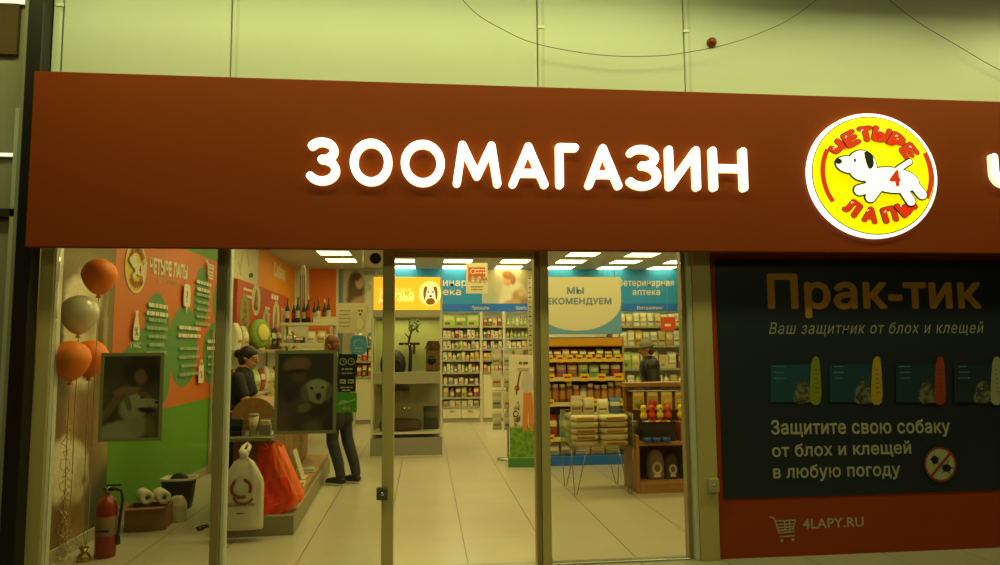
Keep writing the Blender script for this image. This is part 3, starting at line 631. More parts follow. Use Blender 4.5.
vet.back(0, 0, u1 - u0, pz2 - .01 - v0, .003, photo_mat('#bdb494', [vb_(530, 285, 12, 26, 0, '#a89c78', .7), vb_(489, 297, 9, 12, 20, '#aab09c', .5), vb_(513, 296, 14, 17, 10, '#d2ccb4', .3), vb_(507, 303, 9, 10, 0, '#d6d0ba', .4), vb_(507.5, 281, 4.6, 6, 10, '#c0946a', .3), vb_(508, 275, 7, 4.5, -15, '#8a5c30', .35),
    vb_(513, 280, 3, 6, 0, '#946438', .5), vb_(519, 297, 8, 8, 0, '#a88a5c', .4), vb_(521, 292, 4, 5, 0, '#c4a878', .5), vb_(512, 302, 9, 3, 10, '#c09a70', .5), vb_(526, 303, 6, 6, 0, '#8a704a', .5)], 'XZ', .03, 10, .05))
fz = tag(p.build('shop_frieze'), 'long blue frieze with white pharmacy lettering above the back shelves', 'sign')
vo = vet.mb.build('printed_photo', fz); vo.location = Vector((u0, -.004, v0))

# ================================================================== PRODUCT KINDS (unit meshes are cached and shared by the copies)
_PC = {}
def pmesh(kind, w_, d_, h_, c1, c2='#e0d8b8', c3='#a8804a'):
    key = (kind, round(w_, 3), round(d_, 3), round(h_, 3), c1, c2, c3)
    if key in _PC: return _PC[key]
    b = MB(); A, B, D = mat(c1, .5, 0, .06, 20), mat(c2, .5, 0, .05, 20), mat(c3, .5, 0, .05, 20)
    if kind == 'carton':
        b.box((-w_ / 2, -d_ / 2, 0), (w_ / 2, d_ / 2, h_), A, .003)
        b.box((-w_ * .40, -d_ / 2 - .0015, h_ * .52), (w_ * .40, -d_ / 2, h_ * .88), B, 0); b.box((-w_ * .36, -d_ / 2 - .0015, h_ * .12), (w_ * .1, -d_ / 2, h_ * .36), D, 0)
        b.box((-w_ * .3, -d_ * .3, h_), (w_ * .3, d_ * .3, h_ + .0015), B, 0)
    elif kind in ('bag', 'pouch'):
        n, rows = 16, 9; vs = []; fs = []; ms = []
        for j in range(rows):
            t = j / (rows - 1); z = h_ * t
            thick = d_ / 2 * (max(.04, math.sin(math.pi * min(1, .12 + t * .9)) ** .6) if kind == 'bag' else max(.05, math.sin(math.pi * (t * .96 + .02)) ** .7))
            wd = w_ / 2 * (1 - .06 * math.sin(math.pi * t)) * (1.0 if t < .9 else .97)
            for i in range(n):
                a = 2 * math.pi * i / n; ca, sa = math.cos(a), math.sin(a)
                vs.append((wd * math.copysign(abs(ca) ** .45, ca), thick * math.copysign(abs(sa) ** .7, sa), z))
        for j in range(rows - 1):
            for i in range(n):
                f = [j * n + i, j * n + (i + 1) % n, (j + 1) * n + (i + 1) % n, (j + 1) * n + i]
                front = 8 <= i < 16 and 9 <= i < 15
                m_ = A
                if front and j == 2 and 10 <= i < 13: m_ = D
                elif front and 4 <= j <= 5: m_ = B
                b.add([vs[k_] for k_ in f], [[0, 1, 2, 3]], m_, False)
        b.add(vs[:n], [list(range(n))[::-1]], A); b.add(vs[-n:], [list(range(n))], A)
    elif kind == 'jar':
        r_ = w_ / 2; b.lathe([(0, 0), (r_ * .95, 0), (r_, h_ * .04), (r_, h_ * .16)], A, n=14); b.lathe([(r_, h_ * .16), (r_ * 1.01, h_ * .17), (r_ * 1.01, h_ * .62), (r_, h_ * .63)], B, n=14)
        b.lathe([(r_, h_ * .63), (r_, h_ * .74), (r_ * .8, h_ * .8)], A, n=14); b.lathe([(r_ * .8, h_ * .8), (r_ * .86, h_ * .81), (r_ * .86, h_ * .98), (r_ * .8, h_), (0, h_)], D, n=14)
    elif kind == 'bottle':
        r_ = w_ / 2; b.lathe([(0, 0), (r_, 0), (r_, h_ * .18)], A, n=14); b.lathe([(r_, h_ * .18), (r_ * 1.01, h_ * .19), (r_ * 1.01, h_ * .45), (r_, h_ * .46)], B, n=14)
        b.lathe([(r_, h_ * .46), (r_ * .95, h_ * .56), (r_ * .45, h_ * .68), (r_ * .34, h_ * .74), (r_ * .34, h_ * .84)], A, n=14); b.lathe([(r_ * .36, h_ * .84), (r_ * .4, h_ * .86), (r_ * .4, h_ * .98), (0, h_)], D, n=14)
    elif kind == 'card':    # header card with a bubble, hangs from a peg
        b.box((-w_ / 2, -.004, 0), (w_ / 2, .004, h_), A, .002); b.ball((0, -.004, h_ * .36), w_ * .38, B, 12, 1, d_ / w_ / .8, h_ / w_ * .62)
        b.box((-w_ * .4, -.006, h_ * .78), (w_ * .4, -.004, h_ * .94), D, 0)
    me = b.mesh(kind); _PC[key] = me; return me
def product(name, me, loc, label, cat, group, rz=0):
    return tag(link(name, me, None, loc, (0, 0, rz)), label, cat, group)
COLW = {'#d8d4c0': 'white', '#7da848': 'green', '#6c3e1c': 'brown', '#a83222': 'red', '#3f6fa8': 'blue', '#cfa832': 'yellow', '#c9b88c': 'beige', '#8f8f88': 'grey', '#c46a24': 'orange', '#c05a6a': 'pink', '#2c2a26': 'black', '#8a5a2a': 'tan', '#5aa0b0': 'turquoise', '#9cc25a': 'lime', '#7a3a6a': 'purple'}
COLC = {v: k for k, v in COLW.items()}
def shelf_row(Y, z, x0, x1, n, h, kinds, cols, where, group, rnd, depth=.12, gap=.15, second=None, kname={'carton': 'carton', 'bag': 'food_bag', 'jar': 'jar', 'bottle': 'bottle', 'card': 'blister_pack', 'pouch': 'pouch'}):
    """a row of goods standing on a shelf, front at Y; where: the shelf in words"""
    wd = (x1 - x0) / n
    for i in range(n):
        k = kinds[i % len(kinds)] if isinstance(kinds, list) else kinds; c = cols[i % len(cols)] if isinstance(cols, list) else cols
        c1 = COLC[c]; c2 = rnd.choice(['#cfc8a4', '#d8cc98', '#c4b478']); c3 = rnd.choice(['#a84a32', '#5f7f98', '#86a050', '#c4a040', '#7c5430'])
        if c == 'white': c2 = rnd.choice(['#bcc4a0', '#d0bc88', '#b0b8b0', '#c8c4b0'])
        if k == 'jar' and c in ('brown', 'tan'): c2 = rnd.choice(['#c08a48', '#a8702c', '#b87a30']); c3 = '#d8c48c'
        hh = h * rnd.choice([.82, .9, .96, 1.0]); ww = wd * (1 - gap); dp = min(depth, ww * 1.2)
        if k in ('jar', 'bottle'): ww = min(ww, hh * .7)
        kk = kname[k]
        nm = {'carton': 'carton', 'food_bag': 'food bag', 'blister_pack': 'blister pack'}.get(kk, kk)
        product(kk, pmesh(k, ww, dp, hh, c1, c2, c3), (x0 + wd * (i + .5), Y + dp / 2 + .015, z + .0015), f'{c} {nm}, {ORD[i]} from the left on {where}', nm, group)

# ================================================================== PHARMACY SHELVING ON THE BACK WALL
rnd = random.Random(11)
SHY = 15.08; SW = mat('#cfcab4', .45, 0, .03); SB = mat('#9a9780', .5, 0, .04)
def shelving(name, label, x0, x1, zs, zbase, ztop, depth=.42, Yf=SHY, door=True, backm=SW, doors=2):
    t = thing(name, label, 'shelving', ((x0 + x1) / 2, Yf, 0)); w2 = (x1 - x0) / 2
    MB().box((-w2, depth - .02, 0), (w2, depth, ztop), backm, 0).build('back_panel', t)
    for s_ in (-1, 1): MB().box((s_ * w2 - .015, 0, 0), (s_ * w2 + .015, depth - .02, ztop), SW, .003).build('upright', t)
    for z in zs: MB().box((-w2 + .016, -.01, z - .03), (w2 - .016, depth - .021, z), SW, .003).box((-w2 + .016, -.016, z - .04), (w2 - .016, -.01, z + .004), SB, .001).build('shelf', t)
    if zbase:
        MB().box((-w2 + .016, .02, .0), (w2 - .016, depth - .021, .08), SB, .003).build('plinth', t)
        if door:
            for k in range(doors):
                a = -w2 + .02 + (2 * w2 - .04) * k / doors; b = -w2 + .02 + (2 * w2 - .04) * (k + 1) / doors
                d_ = MB().box((a + .004, .0, .085), (b - .004, .02, zbase - .045), mat('#d6cfb0', .45, 0, .03), .004).build('door', t)
                MB().box(((a + b) / 2 - .05, -.012, zbase - .12), ((a + b) / 2 + .05, 0, zbase - .1), METAL, .003).build('handle', d_)
    return t
xa, xb, xc = PY(441.5, 350, SHY).x, PY(480.5, 350, SHY).x, PY(503.5, 350, SHY).x; xd = 2.35; xL0 = -.75
zz = [PY(470, y, SHY).z for y in (326, 338, 348.7, 359.8, 372)]
zl_ = [PY(470, y, SHY).z for y in (384, 397, 406)]
shelving('pharmacy_shelving', 'white shelving against the back wall beside the glass cabinet, stocked nearly to the floor', xa, xb, zz + zl_[0:3], zl_[2], pz0 - .01)
shelving('pharmacy_shelving', 'narrow white shelving against the back wall with a tall plain door below', xb + .032, xc, zz, zz[-1], pz0 - .01, doors=1)
shelving('pharmacy_shelving', 'white pharmacy shelving on the back wall behind the cardboard display stand', xc + .032, xd, zz[:3] + zz[4:], zz[-1], pz0 - .01, doors=1)
G = 'goods on the pharmacy shelves'
pl, pr = xa + .03, xb - .03; ql, qr = xb + .06, xc - .03; rl_, rr_ = xc + .06, xd - .04
nm5 = ['the top shelf', 'the second shelf', 'the third shelf', 'the fourth shelf', 'the fifth shelf']
A_ = 'beside the cabinet'; B_ = 'above the tall white door'; D_ = 'behind the cardboard display'
shelf_row(SHY, zz[0], pl, pr, 3, .23, 'carton', ['lime', 'green', 'lime'], f'{nm5[0]} {A_}', G, rnd, .2, .04)
shelf_row(SHY, zz[1], pl, pr, 9, .19, ['carton', 'carton', 'bottle'], ['white', 'white', 'beige', 'red', 'white', 'brown', 'white', 'white', 'green'], f'{nm5[1]} {A_}', G, rnd)
shelf_row(SHY, zz[2], pl, pr, 9, .18, ['carton', 'carton', 'bottle', 'carton'], ['white', 'white', 'beige', 'green', 'lime', 'beige', 'white', 'grey', 'white'], f'{nm5[2]} {A_}', G, rnd)
shelf_row(SHY, zz[3], pl, pr, 8, .17, ['carton', 'carton', 'bottle'], ['white', 'beige', 'white', 'green', 'beige', 'yellow', 'yellow', 'yellow'], f'{nm5[3]} {A_}', G, rnd)
shelf_row(SHY, zz[4], pl, pr, 10, .18, ['bottle', 'carton', 'jar'], ['white', 'white', 'white', 'grey', 'beige', 'white', 'green', 'white', 'red', 'white'], f'{nm5[4]} {A_}', G, rnd)
shelf_row(SHY, zl_[0], pl, pr, 7, .15, ['jar', 'carton'], ['white', 'grey', 'white', 'beige', 'white', 'brown', 'white'], f'the sixth shelf {A_}', G, rnd)
shelf_row(SHY, zl_[1], pl, pr, 6, .22, ['carton', 'bottle', 'carton'], ['grey', 'grey', 'brown', 'green', 'red', 'red'], f'the seventh shelf {A_}', G, rnd)
shelf_row(SHY, zl_[2], pl, pr, 6, .13, 'carton', ['grey', 'white', 'beige', 'white', 'white', 'grey'], f'the lowest shelf {A_}', G, rnd)
shelf_row(SHY, zz[0], ql, qr, 4, .19, 'carton', ['brown', 'brown', 'beige', 'brown'], f'{nm5[0]} {B_}', G, rnd)
shelf_row(SHY, zz[1], ql, qr, 5, .17, 'carton', ['blue', 'red', 'white', 'white', 'beige'], f'{nm5[1]} {B_}', G, rnd)
shelf_row(SHY, zz[2], ql, qr, 5, .16, ['carton', 'bottle'], ['white', 'blue', 'white', 'grey', 'white'], f'{nm5[2]} {B_}', G, rnd)
shelf_row(SHY, zz[3], ql, qr, 5, .17, 'carton', ['yellow', 'beige', 'white', 'white', 'beige'], f'{nm5[3]} {B_}', G, rnd)
shelf_row(SHY, zz[4], ql, qr, 5, .16, ['carton', 'jar'], ['orange', 'white', 'beige', 'white', 'red'], f'{nm5[4]} {B_}', G, rnd)
shelf_row(SHY, zz[0], rl_, rr_, 6, .22, 'bottle', ['green', 'green', 'white', 'green', 'green', 'white'], f'{nm5[0]} {D_}', G, rnd, gap=.3)
shelf_row(SHY, zz[1], rl_, rr_, 7, .17, 'bottle', ['green', 'lime', 'green', 'green', 'lime', 'green', 'green'], f'{nm5[1]} {D_}', G, rnd, gap=.25)
shelf_row(SHY, zz[2], rl_, rr_, 5, .17, 'carton', ['white', 'beige', 'white', 'beige', 'white'], f'{nm5[2]} {D_}', G, rnd)
# right stretch
x0, x1 = PY(606, 350, SHY).x, 6.3
zr = [PY(650, y, SHY).z for y in (326, 345.5, 368.5, 384.5, 399)]
shelving('pharmacy_shelving', 'long white shelving on the back wall behind the shopper in the dark coat', x0, x1, zr, zr[-1], pz0 - .01, doors=3)
R_ = 'behind the shopper'
x0 += .15; G2 = 'packs on the shelves behind the shopper'
shelf_row(SHY, zr[0], x0, x1 - .1, 13, .30, 'bag', ['white', 'white', 'beige', 'white'], f'{nm5[0]} {R_}', G2, rnd, .16, .05)
for i in range(12): product('food_bag', pmesh('bag', .155, .1, .26, '#d8d4c0', '#c9b88c', '#cfa832'), (x0 + .12 + i * .165, SHY + .27, zr[0] + .0015), f'pale food bag, rear row, {ORD[i]} from the left on the top shelf behind the shopper', 'food bag', G2)
shelf_row(SHY, zr[1], x0, x1 - .1, 12, .34, ['bag', 'pouch'], ['beige', 'white', 'white', 'yellow', 'white', 'white', 'beige'], f'{nm5[1]} {R_}', G2, rnd, .16, .05)
shelf_row(SHY, zr[2], x0, x1 - .1, 10, .36, ['bag', 'carton'], ['beige', 'green', 'beige', 'white', 'beige', 'beige', 'white', 'brown', 'brown', 'black'], f'{nm5[2]} {R_}', G2, rnd, .18, .05)
shelf_row(SHY, zr[3], x0, x1 - .1, 13, .22, ['carton', 'bottle'], ['white', 'beige', 'white', 'green', 'white', 'beige', 'white', 'white', 'beige', 'white', 'green', 'black', 'black'], f'{nm5[3]} {R_}', G2, rnd)
shelf_row(SHY, zr[4], x0, x1 - .1, 12, .22, ['bottle', 'carton'], ['white', 'white', 'beige', 'white', 'grey', 'white', 'beige', 'black', 'black', 'white', 'black', 'white'], f'{nm5[4]} {R_}', G2, rnd)
a, b = PY(661, 331, 14.6), PY(675, 317, 14.6)
t = thing('hanging_sign', 'small orange card hanging in front of the back shelves above the shopper', 'sign', ((a.x + b.x) / 2, 14.6, a.z)); dx = (b.x - a.x) / 2
MB().box((-dx, -.004, 0), (dx, .004, b.z - a.z), mat('#c8481c', .5, 0, .04), .002).box((-.07, -.006, .1), (.06, -.004, .15), WTX, 0).build('card', t)
MB().tube([(0, 0, b.z - a.z), (0, 0, ZC - a.z)], .003, METAL, 6).build('cord', t)

# ================================================================== GLASS CABINET
cy = 10.45; c0, c1 = PY(371, 350, cy).x, PY(442.3, 350, cy).x; cz = [PY(400, y, cy).z for y in (277, 310, 317, 372.5, 384, 433, 437, 457.5)]
t = thing('glass_cabinet', 'tall glass animal cabinet with a glowing yellow header in mid shop', 'cabinet', ((c0 + c1) / 2, cy, 0)); hw = (c1 - c0) / 2; dp = .62
FR = mat('#c8c5a8', .45, 0, .03); CB = mat('#b0ac8c', .5, 0, .05, 4)
MB().box((-hw, 0, 0), (hw, dp, cz[6] - .015), mat('#8a8878', .6, 0, .06, 8), .004).box((-hw, -.006, 0), (hw, 0, .03), FR, .002).build('base', t)
for s_ in (-1, 1):
    for y in (0, dp - .03): MB().box((s_ * (hw - .015) - .015, y, cz[6] - .014), (s_ * (hw - .015) + .015, y + .03, cz[0]), FR, .003).build('corner_post', t)
MB().box((-hw + .031, 0, cz[5] - .02), (hw - .031, dp, cz[5] + .012), FR, .003).build('floor_board', t)
MB().box((-hw + .031, 0, cz[4]), (hw - .031, dp, cz[3]), mat('#98967e', .5, 0, .05), .003).build('middle_board', t)
MB().box((-hw + .031, 0, cz[2]), (hw - .031, dp, cz[1]), mat('#a8a68e', .5, 0, .05), .003).build('upper_board', t)
MB().box((-hw + .031, dp - .02, cz[5] + .013), (hw - .031, dp - .008, cz[4] - .001), CB, 0).build('back_panel', t)
MB().box((-hw + .031, dp - .02, cz[3] + .001), (hw - .031, dp - .008, cz[2] - .001), mat('#b8bc84', .5, 0, .06, 2), 0).build('back_panel', t)
for (za, zb_) in ((cz[5] + .013, cz[4] - .001), (cz[3] + .001, cz[2] - .001)):
    for (xa_, xb_) in ((-hw + .031, -.004), (.004, hw - .031)):
        d_ = MB().box((xa_, .004, za), (xb_, .010, zb_), GLASS, 0).build('glass_door', t)
        hx = xb_ - .03 if xb_ < .1 else xa_ + .03
        MB().cyl((hx, .003, (za + zb_) / 2), (hx, -.02, (za + zb_) / 2), .012, CHROME).build('knob', d_)
hd = MB().box((-hw + .031, 0, cz[1] + .001), (hw - .031, dp - .1, cz[0]), mat((.95, .52, .02), .5, 0, 0, 6, .78), .003).build('light_box', t)
p = Print((t.location.x - hw + .031, cy - .0005, cz[1])); EYL = mat((1, .78, .25), .5, 0, 0, 6, .95)
def cu_(x, y): return p.uv(PY(x, y, p.o.y))
p.ell(*cu_(430, 293.4), .165, .185, mat((1, .80, .22), .5, 0, 0, 6, .9))
BRN = mat('#b88434', .5, 0, .1, 20)
PUP = mat((.9, .78, .42), .5, 0, .1, 20, .8)
p.ell(*cu_(430.5, 294.5), .10, .115, PUP); p.blob([cu_(*c_) for c_ in ((423.5, 290), (425, 286.5), (427.5, 287.5), (426, 293), (425, 300), (423.5, 297))], BRN); p.blob([cu_(*c_) for c_ in ((433.5, 287.5), (436, 286.5), (437.5, 290), (437.5, 297), (436, 300), (435, 293))], BRN)
p.blob([cu_(*c_) for c_ in ((426, 302), (428, 298.5), (433, 298.5), (435, 302), (433, 304.5), (428, 304.5))], BRN, .002)
p.ell(*cu_(428.3, 292), .012, .014, BLACK, n=12); p.ell(*cu_(432.9, 292), .012, .014, BLACK, n=12); p.ell(*cu_(430.6, 296.2), .02, .016, BLACK, n=12)
u, v = cu_(378.5, 301.5); u2, _ = cu_(413.5, 301.5); p.text('ДРУЗЬЯ', u, v, u2 - u, .135, EYL, .025)
u, v = cu_(377, 291.5); u2, _ = cu_(411, 291.5); p.text('самые верные', u, v, u2 - u, .07, mat((1, .66, .12), .5, 0, 0, 6, .9), .0)
p.build('header_print', hd).location = (-hw + .031, -.0005, cz[1])
for z_ in (cz[2] - .012,): area('cabinet_fill', (t.location.x, cy + .3, z_), .8, .3, 5.0, (1, .86, .3))  # added fill light brightening the upper compartment, not a fitted lamp
gx = t.location.x
def gz(x, y, Y): P = PY(x, y, Y); return P
# things kept in the cabinet
zf = cz[3] + .0015
pt = gz(404, 340, cy + .3); br = thing('climbing_branch', 'dark leafy perch standing in the upper cabinet compartment', 'perch', (pt.x + .09, cy + .40, zf))
BRK = two_tone('#2a2418', '#3d3420', 12, .8)
MB().tube([(0, 0, 0), (.01, 0, .3), (-.02, .01, .46), (.02, 0, .62), (.03, 0, .74)], [.028, .025, .02, .016, .01], BRK).tube([(.01, 0, .6), (.1, .02, .66), (.16, .02, .74)], [.014, .01, .006], BRK).tube([(-.01, 0, .5), (-.08, -.02, .58)], [.012, .006], BRK).build('branch', br)
MB().box((-.17, -.09, .40), (.15, .09, .44), mat('#241e14', .7), .008).box((.04, -.07, .26), (.08, 0, .40), BRK, .006).build('platform', br)
lf = MB()
for k in range(14): a = k * 2.4; lf.ball((.06 * math.cos(a) + .05, .05 * math.sin(a), .62 + .012 * k), .035, mat('#3a4420', .6), 8, 1, .3, .5, (math.cos(a), math.sin(a), .6))
lf.build('foliage', br)
pt = gz(399, 360, cy + .25); hu = thing('dome_hut', 'black rounded animal hut on the upper cabinet floor', 'hut', (gz(393, 360, cy + .3).x, cy + .30, zf))
MB().lathe([(.18, 0), (.195, .1), (.175, .22), (.11, .31), (0, .335)], mat('#1a1712', .6, 0, .1, 10), n=26).lathe([(0, 0), (.18, 0)], mat('#1a1712', .6)).build('shell', hu)
MB().lathe([(0, 0), (.075, 0), (.08, .02), (.06, .02), (.055, .004)], mat('#3a3020', .6), (.05, -.176, .11), 18, (.2, -1, .1)).build('entrance', hu)
ba = thing('wicker_house', 'tan wicker house at the right of the upper cabinet', 'pet house', (gz(435, 360, cy + .3).x - .03, cy + .34, zf))
MB().box((-.11, -.1, 0), (.11, .1, .34), two_tone('#6a4c24', '#8a6a3a', 30, .8), .03, 3).build('body', ba); MB().prism([(-.13, .0), (.13, 0), (.08, .12), (-.08, .12)], (0, .12, .34), (1, 0, 0), (0, 0, 1), (0, -1, 0), .24, two_tone('#4a3418', '#6a4c24', 30, .8)).build('roof', ba)
MB().lathe([(0, 0), (.06, 0), (.065, .01), (0, .012)], BLACK, (-.02, -.1, .17), 18, (0, -1, 0)).build('entrance', ba)
zf2 = cz[5] + .0145
bd = thing('pet_bed', 'brown soft pet bed in the lower cabinet compartment', 'pet bed', (gx - .1, cy + .3, zf2))
MB().lathe([(0, .04), (.2, .04), (.22, .1), (.27, .15), (.31, .12), (.32, .05), (.3, 0), (0, 0)], mat('#54401f', .8, 0, .1, 12), n=28, sy=.8).build('cushion', bd)
hp = thing('food_bag', 'dark hay sack slumped at the right of the lower cabinet', 'bag', (gx + .36, cy + .34, zf2)); link('sack', pmesh('bag', .24, .18, .34, '#3a3420', '#5a5030', '#4a4428'), hp)
wt = thing('wall_shelf', 'short brown shelf under the top of the lower cabinet compartment', 'shelf', (gx - .12, cy + dp - .122, cz[4] - .13)); MB().box((-.15, -.08, 0), (.15, .099, .025), wood(), .004).build('board', wt); MB().box((-.1, .07, -.06), (-.08, .099, 0), METAL, .002).box((.08, .07, -.06), (.1, .099, 0), METAL, .002).build('bracket', wt)

# hanging 3D poster in the doorway axis, price promotion
a, b = PY(466, 293.5, 9.0), PY(487.5, 263, 9.0)
t = thing('hanging_poster', 'orange and white promotional poster hanging from the ceiling near the cabinet', 'poster', ((a.x + b.x) / 2, 9.0, a.z)); dx = (b.x - a.x) / 2; hz = b.z - a.z
p = Print((a.x, 9.0, a.z)); p.back(0, 0, 2 * dx, hz, .006, mat('#cbc29c', .5, 0, .04)); p.rect(.03, hz * .38, 2 * dx - .03, hz * .86, mat('#b85420', .5, 0, .06))
p.ring(.09, hz * .72, .025, .035, WTX); p.lines(.19, hz * .76, .14, 2, .04, .015, WTX, True, 2)
for i in range(3): p.blob([(.05 + .08 * i, hz * .36), (.055 + .08 * i, hz * .5), (.085 + .08 * i, hz * .56), (.115 + .08 * i, hz * .5), (.12 + .08 * i, hz * .36)], two_tone('#cfc4a0', '#8a6a40', 20, .7), .003, i)
p.lines(dx, hz * .2, .2, 2, .035, .014, mat('#8a6a3a', .5), True, 3)
p.build('print', t).location = (-dx, 0, 0)
for s_ in (-.09, .09): MB().tube([(s_, .003, hz), (s_, .003, ZC - a.z)], .0025, METAL, 6).build('cord', t)

# ================================================================== PROMOTION GONDOLA
gy = 9.42; g0, g1 = PY(542, 350, gy).x, PY(625.5, 400, gy).x
gz_ = [PY(585, y, gy).z for y in (347, 358, 377, 402, 437, 455, 465)]
t = thing('promotion_shelving', 'shelving with yellow price tags and blue foot under the white and blue hanging sign', 'shelving', ((g0 + g1) / 2, gy, 0)); hw = (g1 - g0) / 2; dp = .5; gox = t.location.x
YEL = mat('#f0bc20', .5, 0, .05); GOW = mat('#cdbf8c', .45, 0, .04)
MB().box((-hw, dp - .02, 0), (hw, dp, gz_[0] + .14), mat('#8a7c50', .6), 0).build('back_panel', t)
for s_ in (-1, 1): MB().box((s_ * (hw - .012) - .012, 0, gz_[5] + .001), (s_ * (hw - .012) + .012, dp - .021, gz_[0] + .14), mat('#b0a070', .5), .003).build('side_panel', t)
MB().box((-hw, .0, 0), (hw, dp - .021, gz_[5] - .01), BLUE_DK, .004).build('foot', t)
MB().box((-hw + .025, -.02, gz_[0] + .005), (hw - .025, dp - .021, gz_[0] + .12), mat('#d09418', .5, 0, .12, 5), .02, 3).build('canopy', t)
for k, z in enumerate(gz_[1:5]):
    sh = MB().box((-hw + .025, -.03, z - .025), (hw - .025, dp - .021, z), GOW, .003).build('shelf', t)
    MB().box((-hw + .025, -.036, z - .05), (hw - .025, -.03, z + .002), mat('#d8c88c', .45), .001).build('price_rail', sh)
    n = (8, 5, 4, 3)[k]
    for i in range(n):
        x = -hw + .1 + (2 * hw - .2) * i / (n - 1); w_ = .045 if k != 1 else .06
        MB().box((x - w_, -.041, z - .055), (x + w_, -.037, z + .045), YEL, .002).box((x - w_ * .7, -.042, z - .01), (x + w_ * .7, -.041, z + .012), mat('#8a3a10', .5), 0).build('price_tag', sh)
Q = 'of the promotion shelving'; GG = 'goods on the promotion shelving'
def grow(k, n, h, kinds, cols, depth=.16, gap=.06): shelf_row(gy - .01, gz_[k + 1], g0 + .04, g1 - .04, n, h, kinds, cols, f'the {["top", "second", "third", "bottom"][k]} shelf {Q}', GG, rnd, depth, gap)
grow(0, 9, .125, 'bag', ['grey', 'pink', 'beige', 'red', 'grey', 'red', 'green', 'brown', 'lime'])
grow(1, 7, .215, 'bag', ['red', 'pink', 'pink', 'green', 'lime', 'brown', 'red'], .18, .04)
grow(2, 11, .27, 'jar', ['brown', 'tan', 'brown', 'brown', 'tan', 'grey', 'brown', 'brown', 'tan', 'brown', 'brown'], .12, .03)
grow(3, 6, .36, 'bag', ['red', 'turquoise', 'beige', 'grey', 'beige', 'white'], .2, .05)
for i in range(5): product('food_bag', pmesh('bag', .21, .16, .165, COLC[['white', 'grey', 'white', 'beige', 'lime'][i]]), (g0 + .135 + .21 * i, gy + .11, gz_[5] - .0085), f'{["white", "grey", "white", "beige", "lime"][i]} food bag, {ORD[i]} from the left on the blue foot of the promotion shelving', 'food bag', GG)
# sign
a, b = PY(533, 334.5, gy - .06), PY(620.5, 277, gy - .06); W_ = b.x - a.x; Hh = b.z - a.z
t = thing('hanging_sign', 'white and blue hanging sign reading МЫ РЕКОМЕНДУЕМ above the promotion shelving', 'sign', (a.x, gy - .06, a.z))
p = Print((a.x, gy - .06, a.z)); p.back(0, 0, W_, Hh, .02, mat('#6aa0cc', .5, 0, .04, 2))
cu, cv = W_ / 2, Hh * .86
q_ = [(0, Hh), (0, Hh * .42)]; 
for i in range(25):
    an = math.pi + math.pi * i / 24; q_.append((cu + W_ / 2 * math.cos(an), Hh * .56 + (Hh * .50) * math.sin(an)))
q_ += [(W_, Hh * .42), (W_, Hh)]
p.poly(q_[:1] + q_[2:27] + q_[28:], mat('#ddd6b8', .5, 0, .02))
def su(x, y): return p.uv(PY(x, y, p.o.y))
GT = mat('#6c8ca0', .5)
u, v = su(567, 294); u2, _ = su(584, 294); _, vt = su(567, 287); p.text('МЫ', u, v, u2 - u, vt - v, GT, .04)
u, v = su(541, 304.5); u2, _ = su(611.5, 304.5); _, vt = su(541, 297.8); p.text('РЕКОМЕНДУЕМ', u, v, u2 - u, vt - v, GT, .04)
p.build('board', t).location = (0, 0, 0)
for x in (.08, W_ - .08): MB().tube([(x, .01, Hh), (x, .01, ZC - a.z)], .004, METAL, 6).build('rod', t)

# ================================================================== WOODEN STAND WITH TOYS
wy = 7.55; w0 = 2.285; w1 = 3.25; wz = [1.17, 1.12, .545, .505, .115]
t = thing('wooden_stand', 'open wooden display stand of toys and carriers beside the glass door', 'stand', ((w0 + w1) / 2, wy, 0)); hw = (w1 - w0) / 2; dp = .5; W1 = wood('#a8783a', '#8a5e28', 2); W2 = wood('#b08240', '#94682e', 0)
for s_, nm in ((-1, 'side_panel'), (1, 'side_panel')): MB().box((s_ * (hw - .02) - .02, 0, 0), (s_ * (hw - .02) + .02, dp, .62), W1, .004).build(nm, t)
MB().box((-hw + .041, dp - .02, .0), (hw - .041, dp, 1.09), wood('#7a5628', '#644418', 0), 0).build('back_panel', t)
MB().box((-hw + .041, 0, wz[3]), (hw - .041, dp - .021, wz[2]), W2, .004).build('shelf', t)
MB().box((-hw + .041, 0, 0), (hw - .041, dp - .021, wz[4]), W2, .004).build('base', t)
MB().box((-hw, dp - .12, wz[1]), (hw, dp + .06, wz[0]), W2, .004).build('top_board', t)
for s_ in (-1, 1): MB().box((s_ * (hw - .02) - .018, dp - .06, .621), (s_ * (hw - .02) + .018, dp - .021, wz[1] - .001), W1, .003).build('upright', t)
rail = MB().tube([(-hw + .045, dp - .2, 1.08), (hw - .045, dp - .2, 1.08)], .008, METAL).box((-hw + .04, dp - .2, 1.07), (-hw + .05, dp - .02, 1.09), METAL, .001).box((hw - .05, dp - .2, 1.07), (hw - .04, dp - .02, 1.09), METAL, .001).build('peg_rail', t)
wx = t.location.x
TG = 'toys on the wooden stand'
for i in range(6):   # yellow carded toys on the rail
    x = w0 + .13 + .165 * i; me = pmesh('card', .13, .07, .20, ['#c8a838', '#b8a048', '#d0b85a'][i % 3], ['#8a8a3a', '#b83a22', '#c8a030', '#a8a050', '#c84a22', '#6a8a3a'][i], '#d8cc90')
    product('carded_toy', me, (x, wy + .288, .868), f'yellow carded toy, {ORD[i]} from the left on the wooden stand rail', 'toy', TG)
balls = [(640, 405, '#c8351c', 'red'), (652, 402, '#c8a82a', 'yellow'), (661, 398, '#b8b83a', 'lime'), (655, 408, '#b82a1a', 'red'), (667, 404, '#c8b02a', 'yellow'), (676, 404, '#c0301a', 'red'), (685, 402, '#9ab03a', 'lime'), (663, 410, '#c86a1c', 'orange')]
bins = [('storage_tub', 655.5, .30, '#1c1a18', 'black tub of bright toys on the wooden stand shelf', .19), ('storage_tub', 686, .24, '#8a4a30', 'reddish clear tub of toys at the end of the wooden stand shelf', .17)]
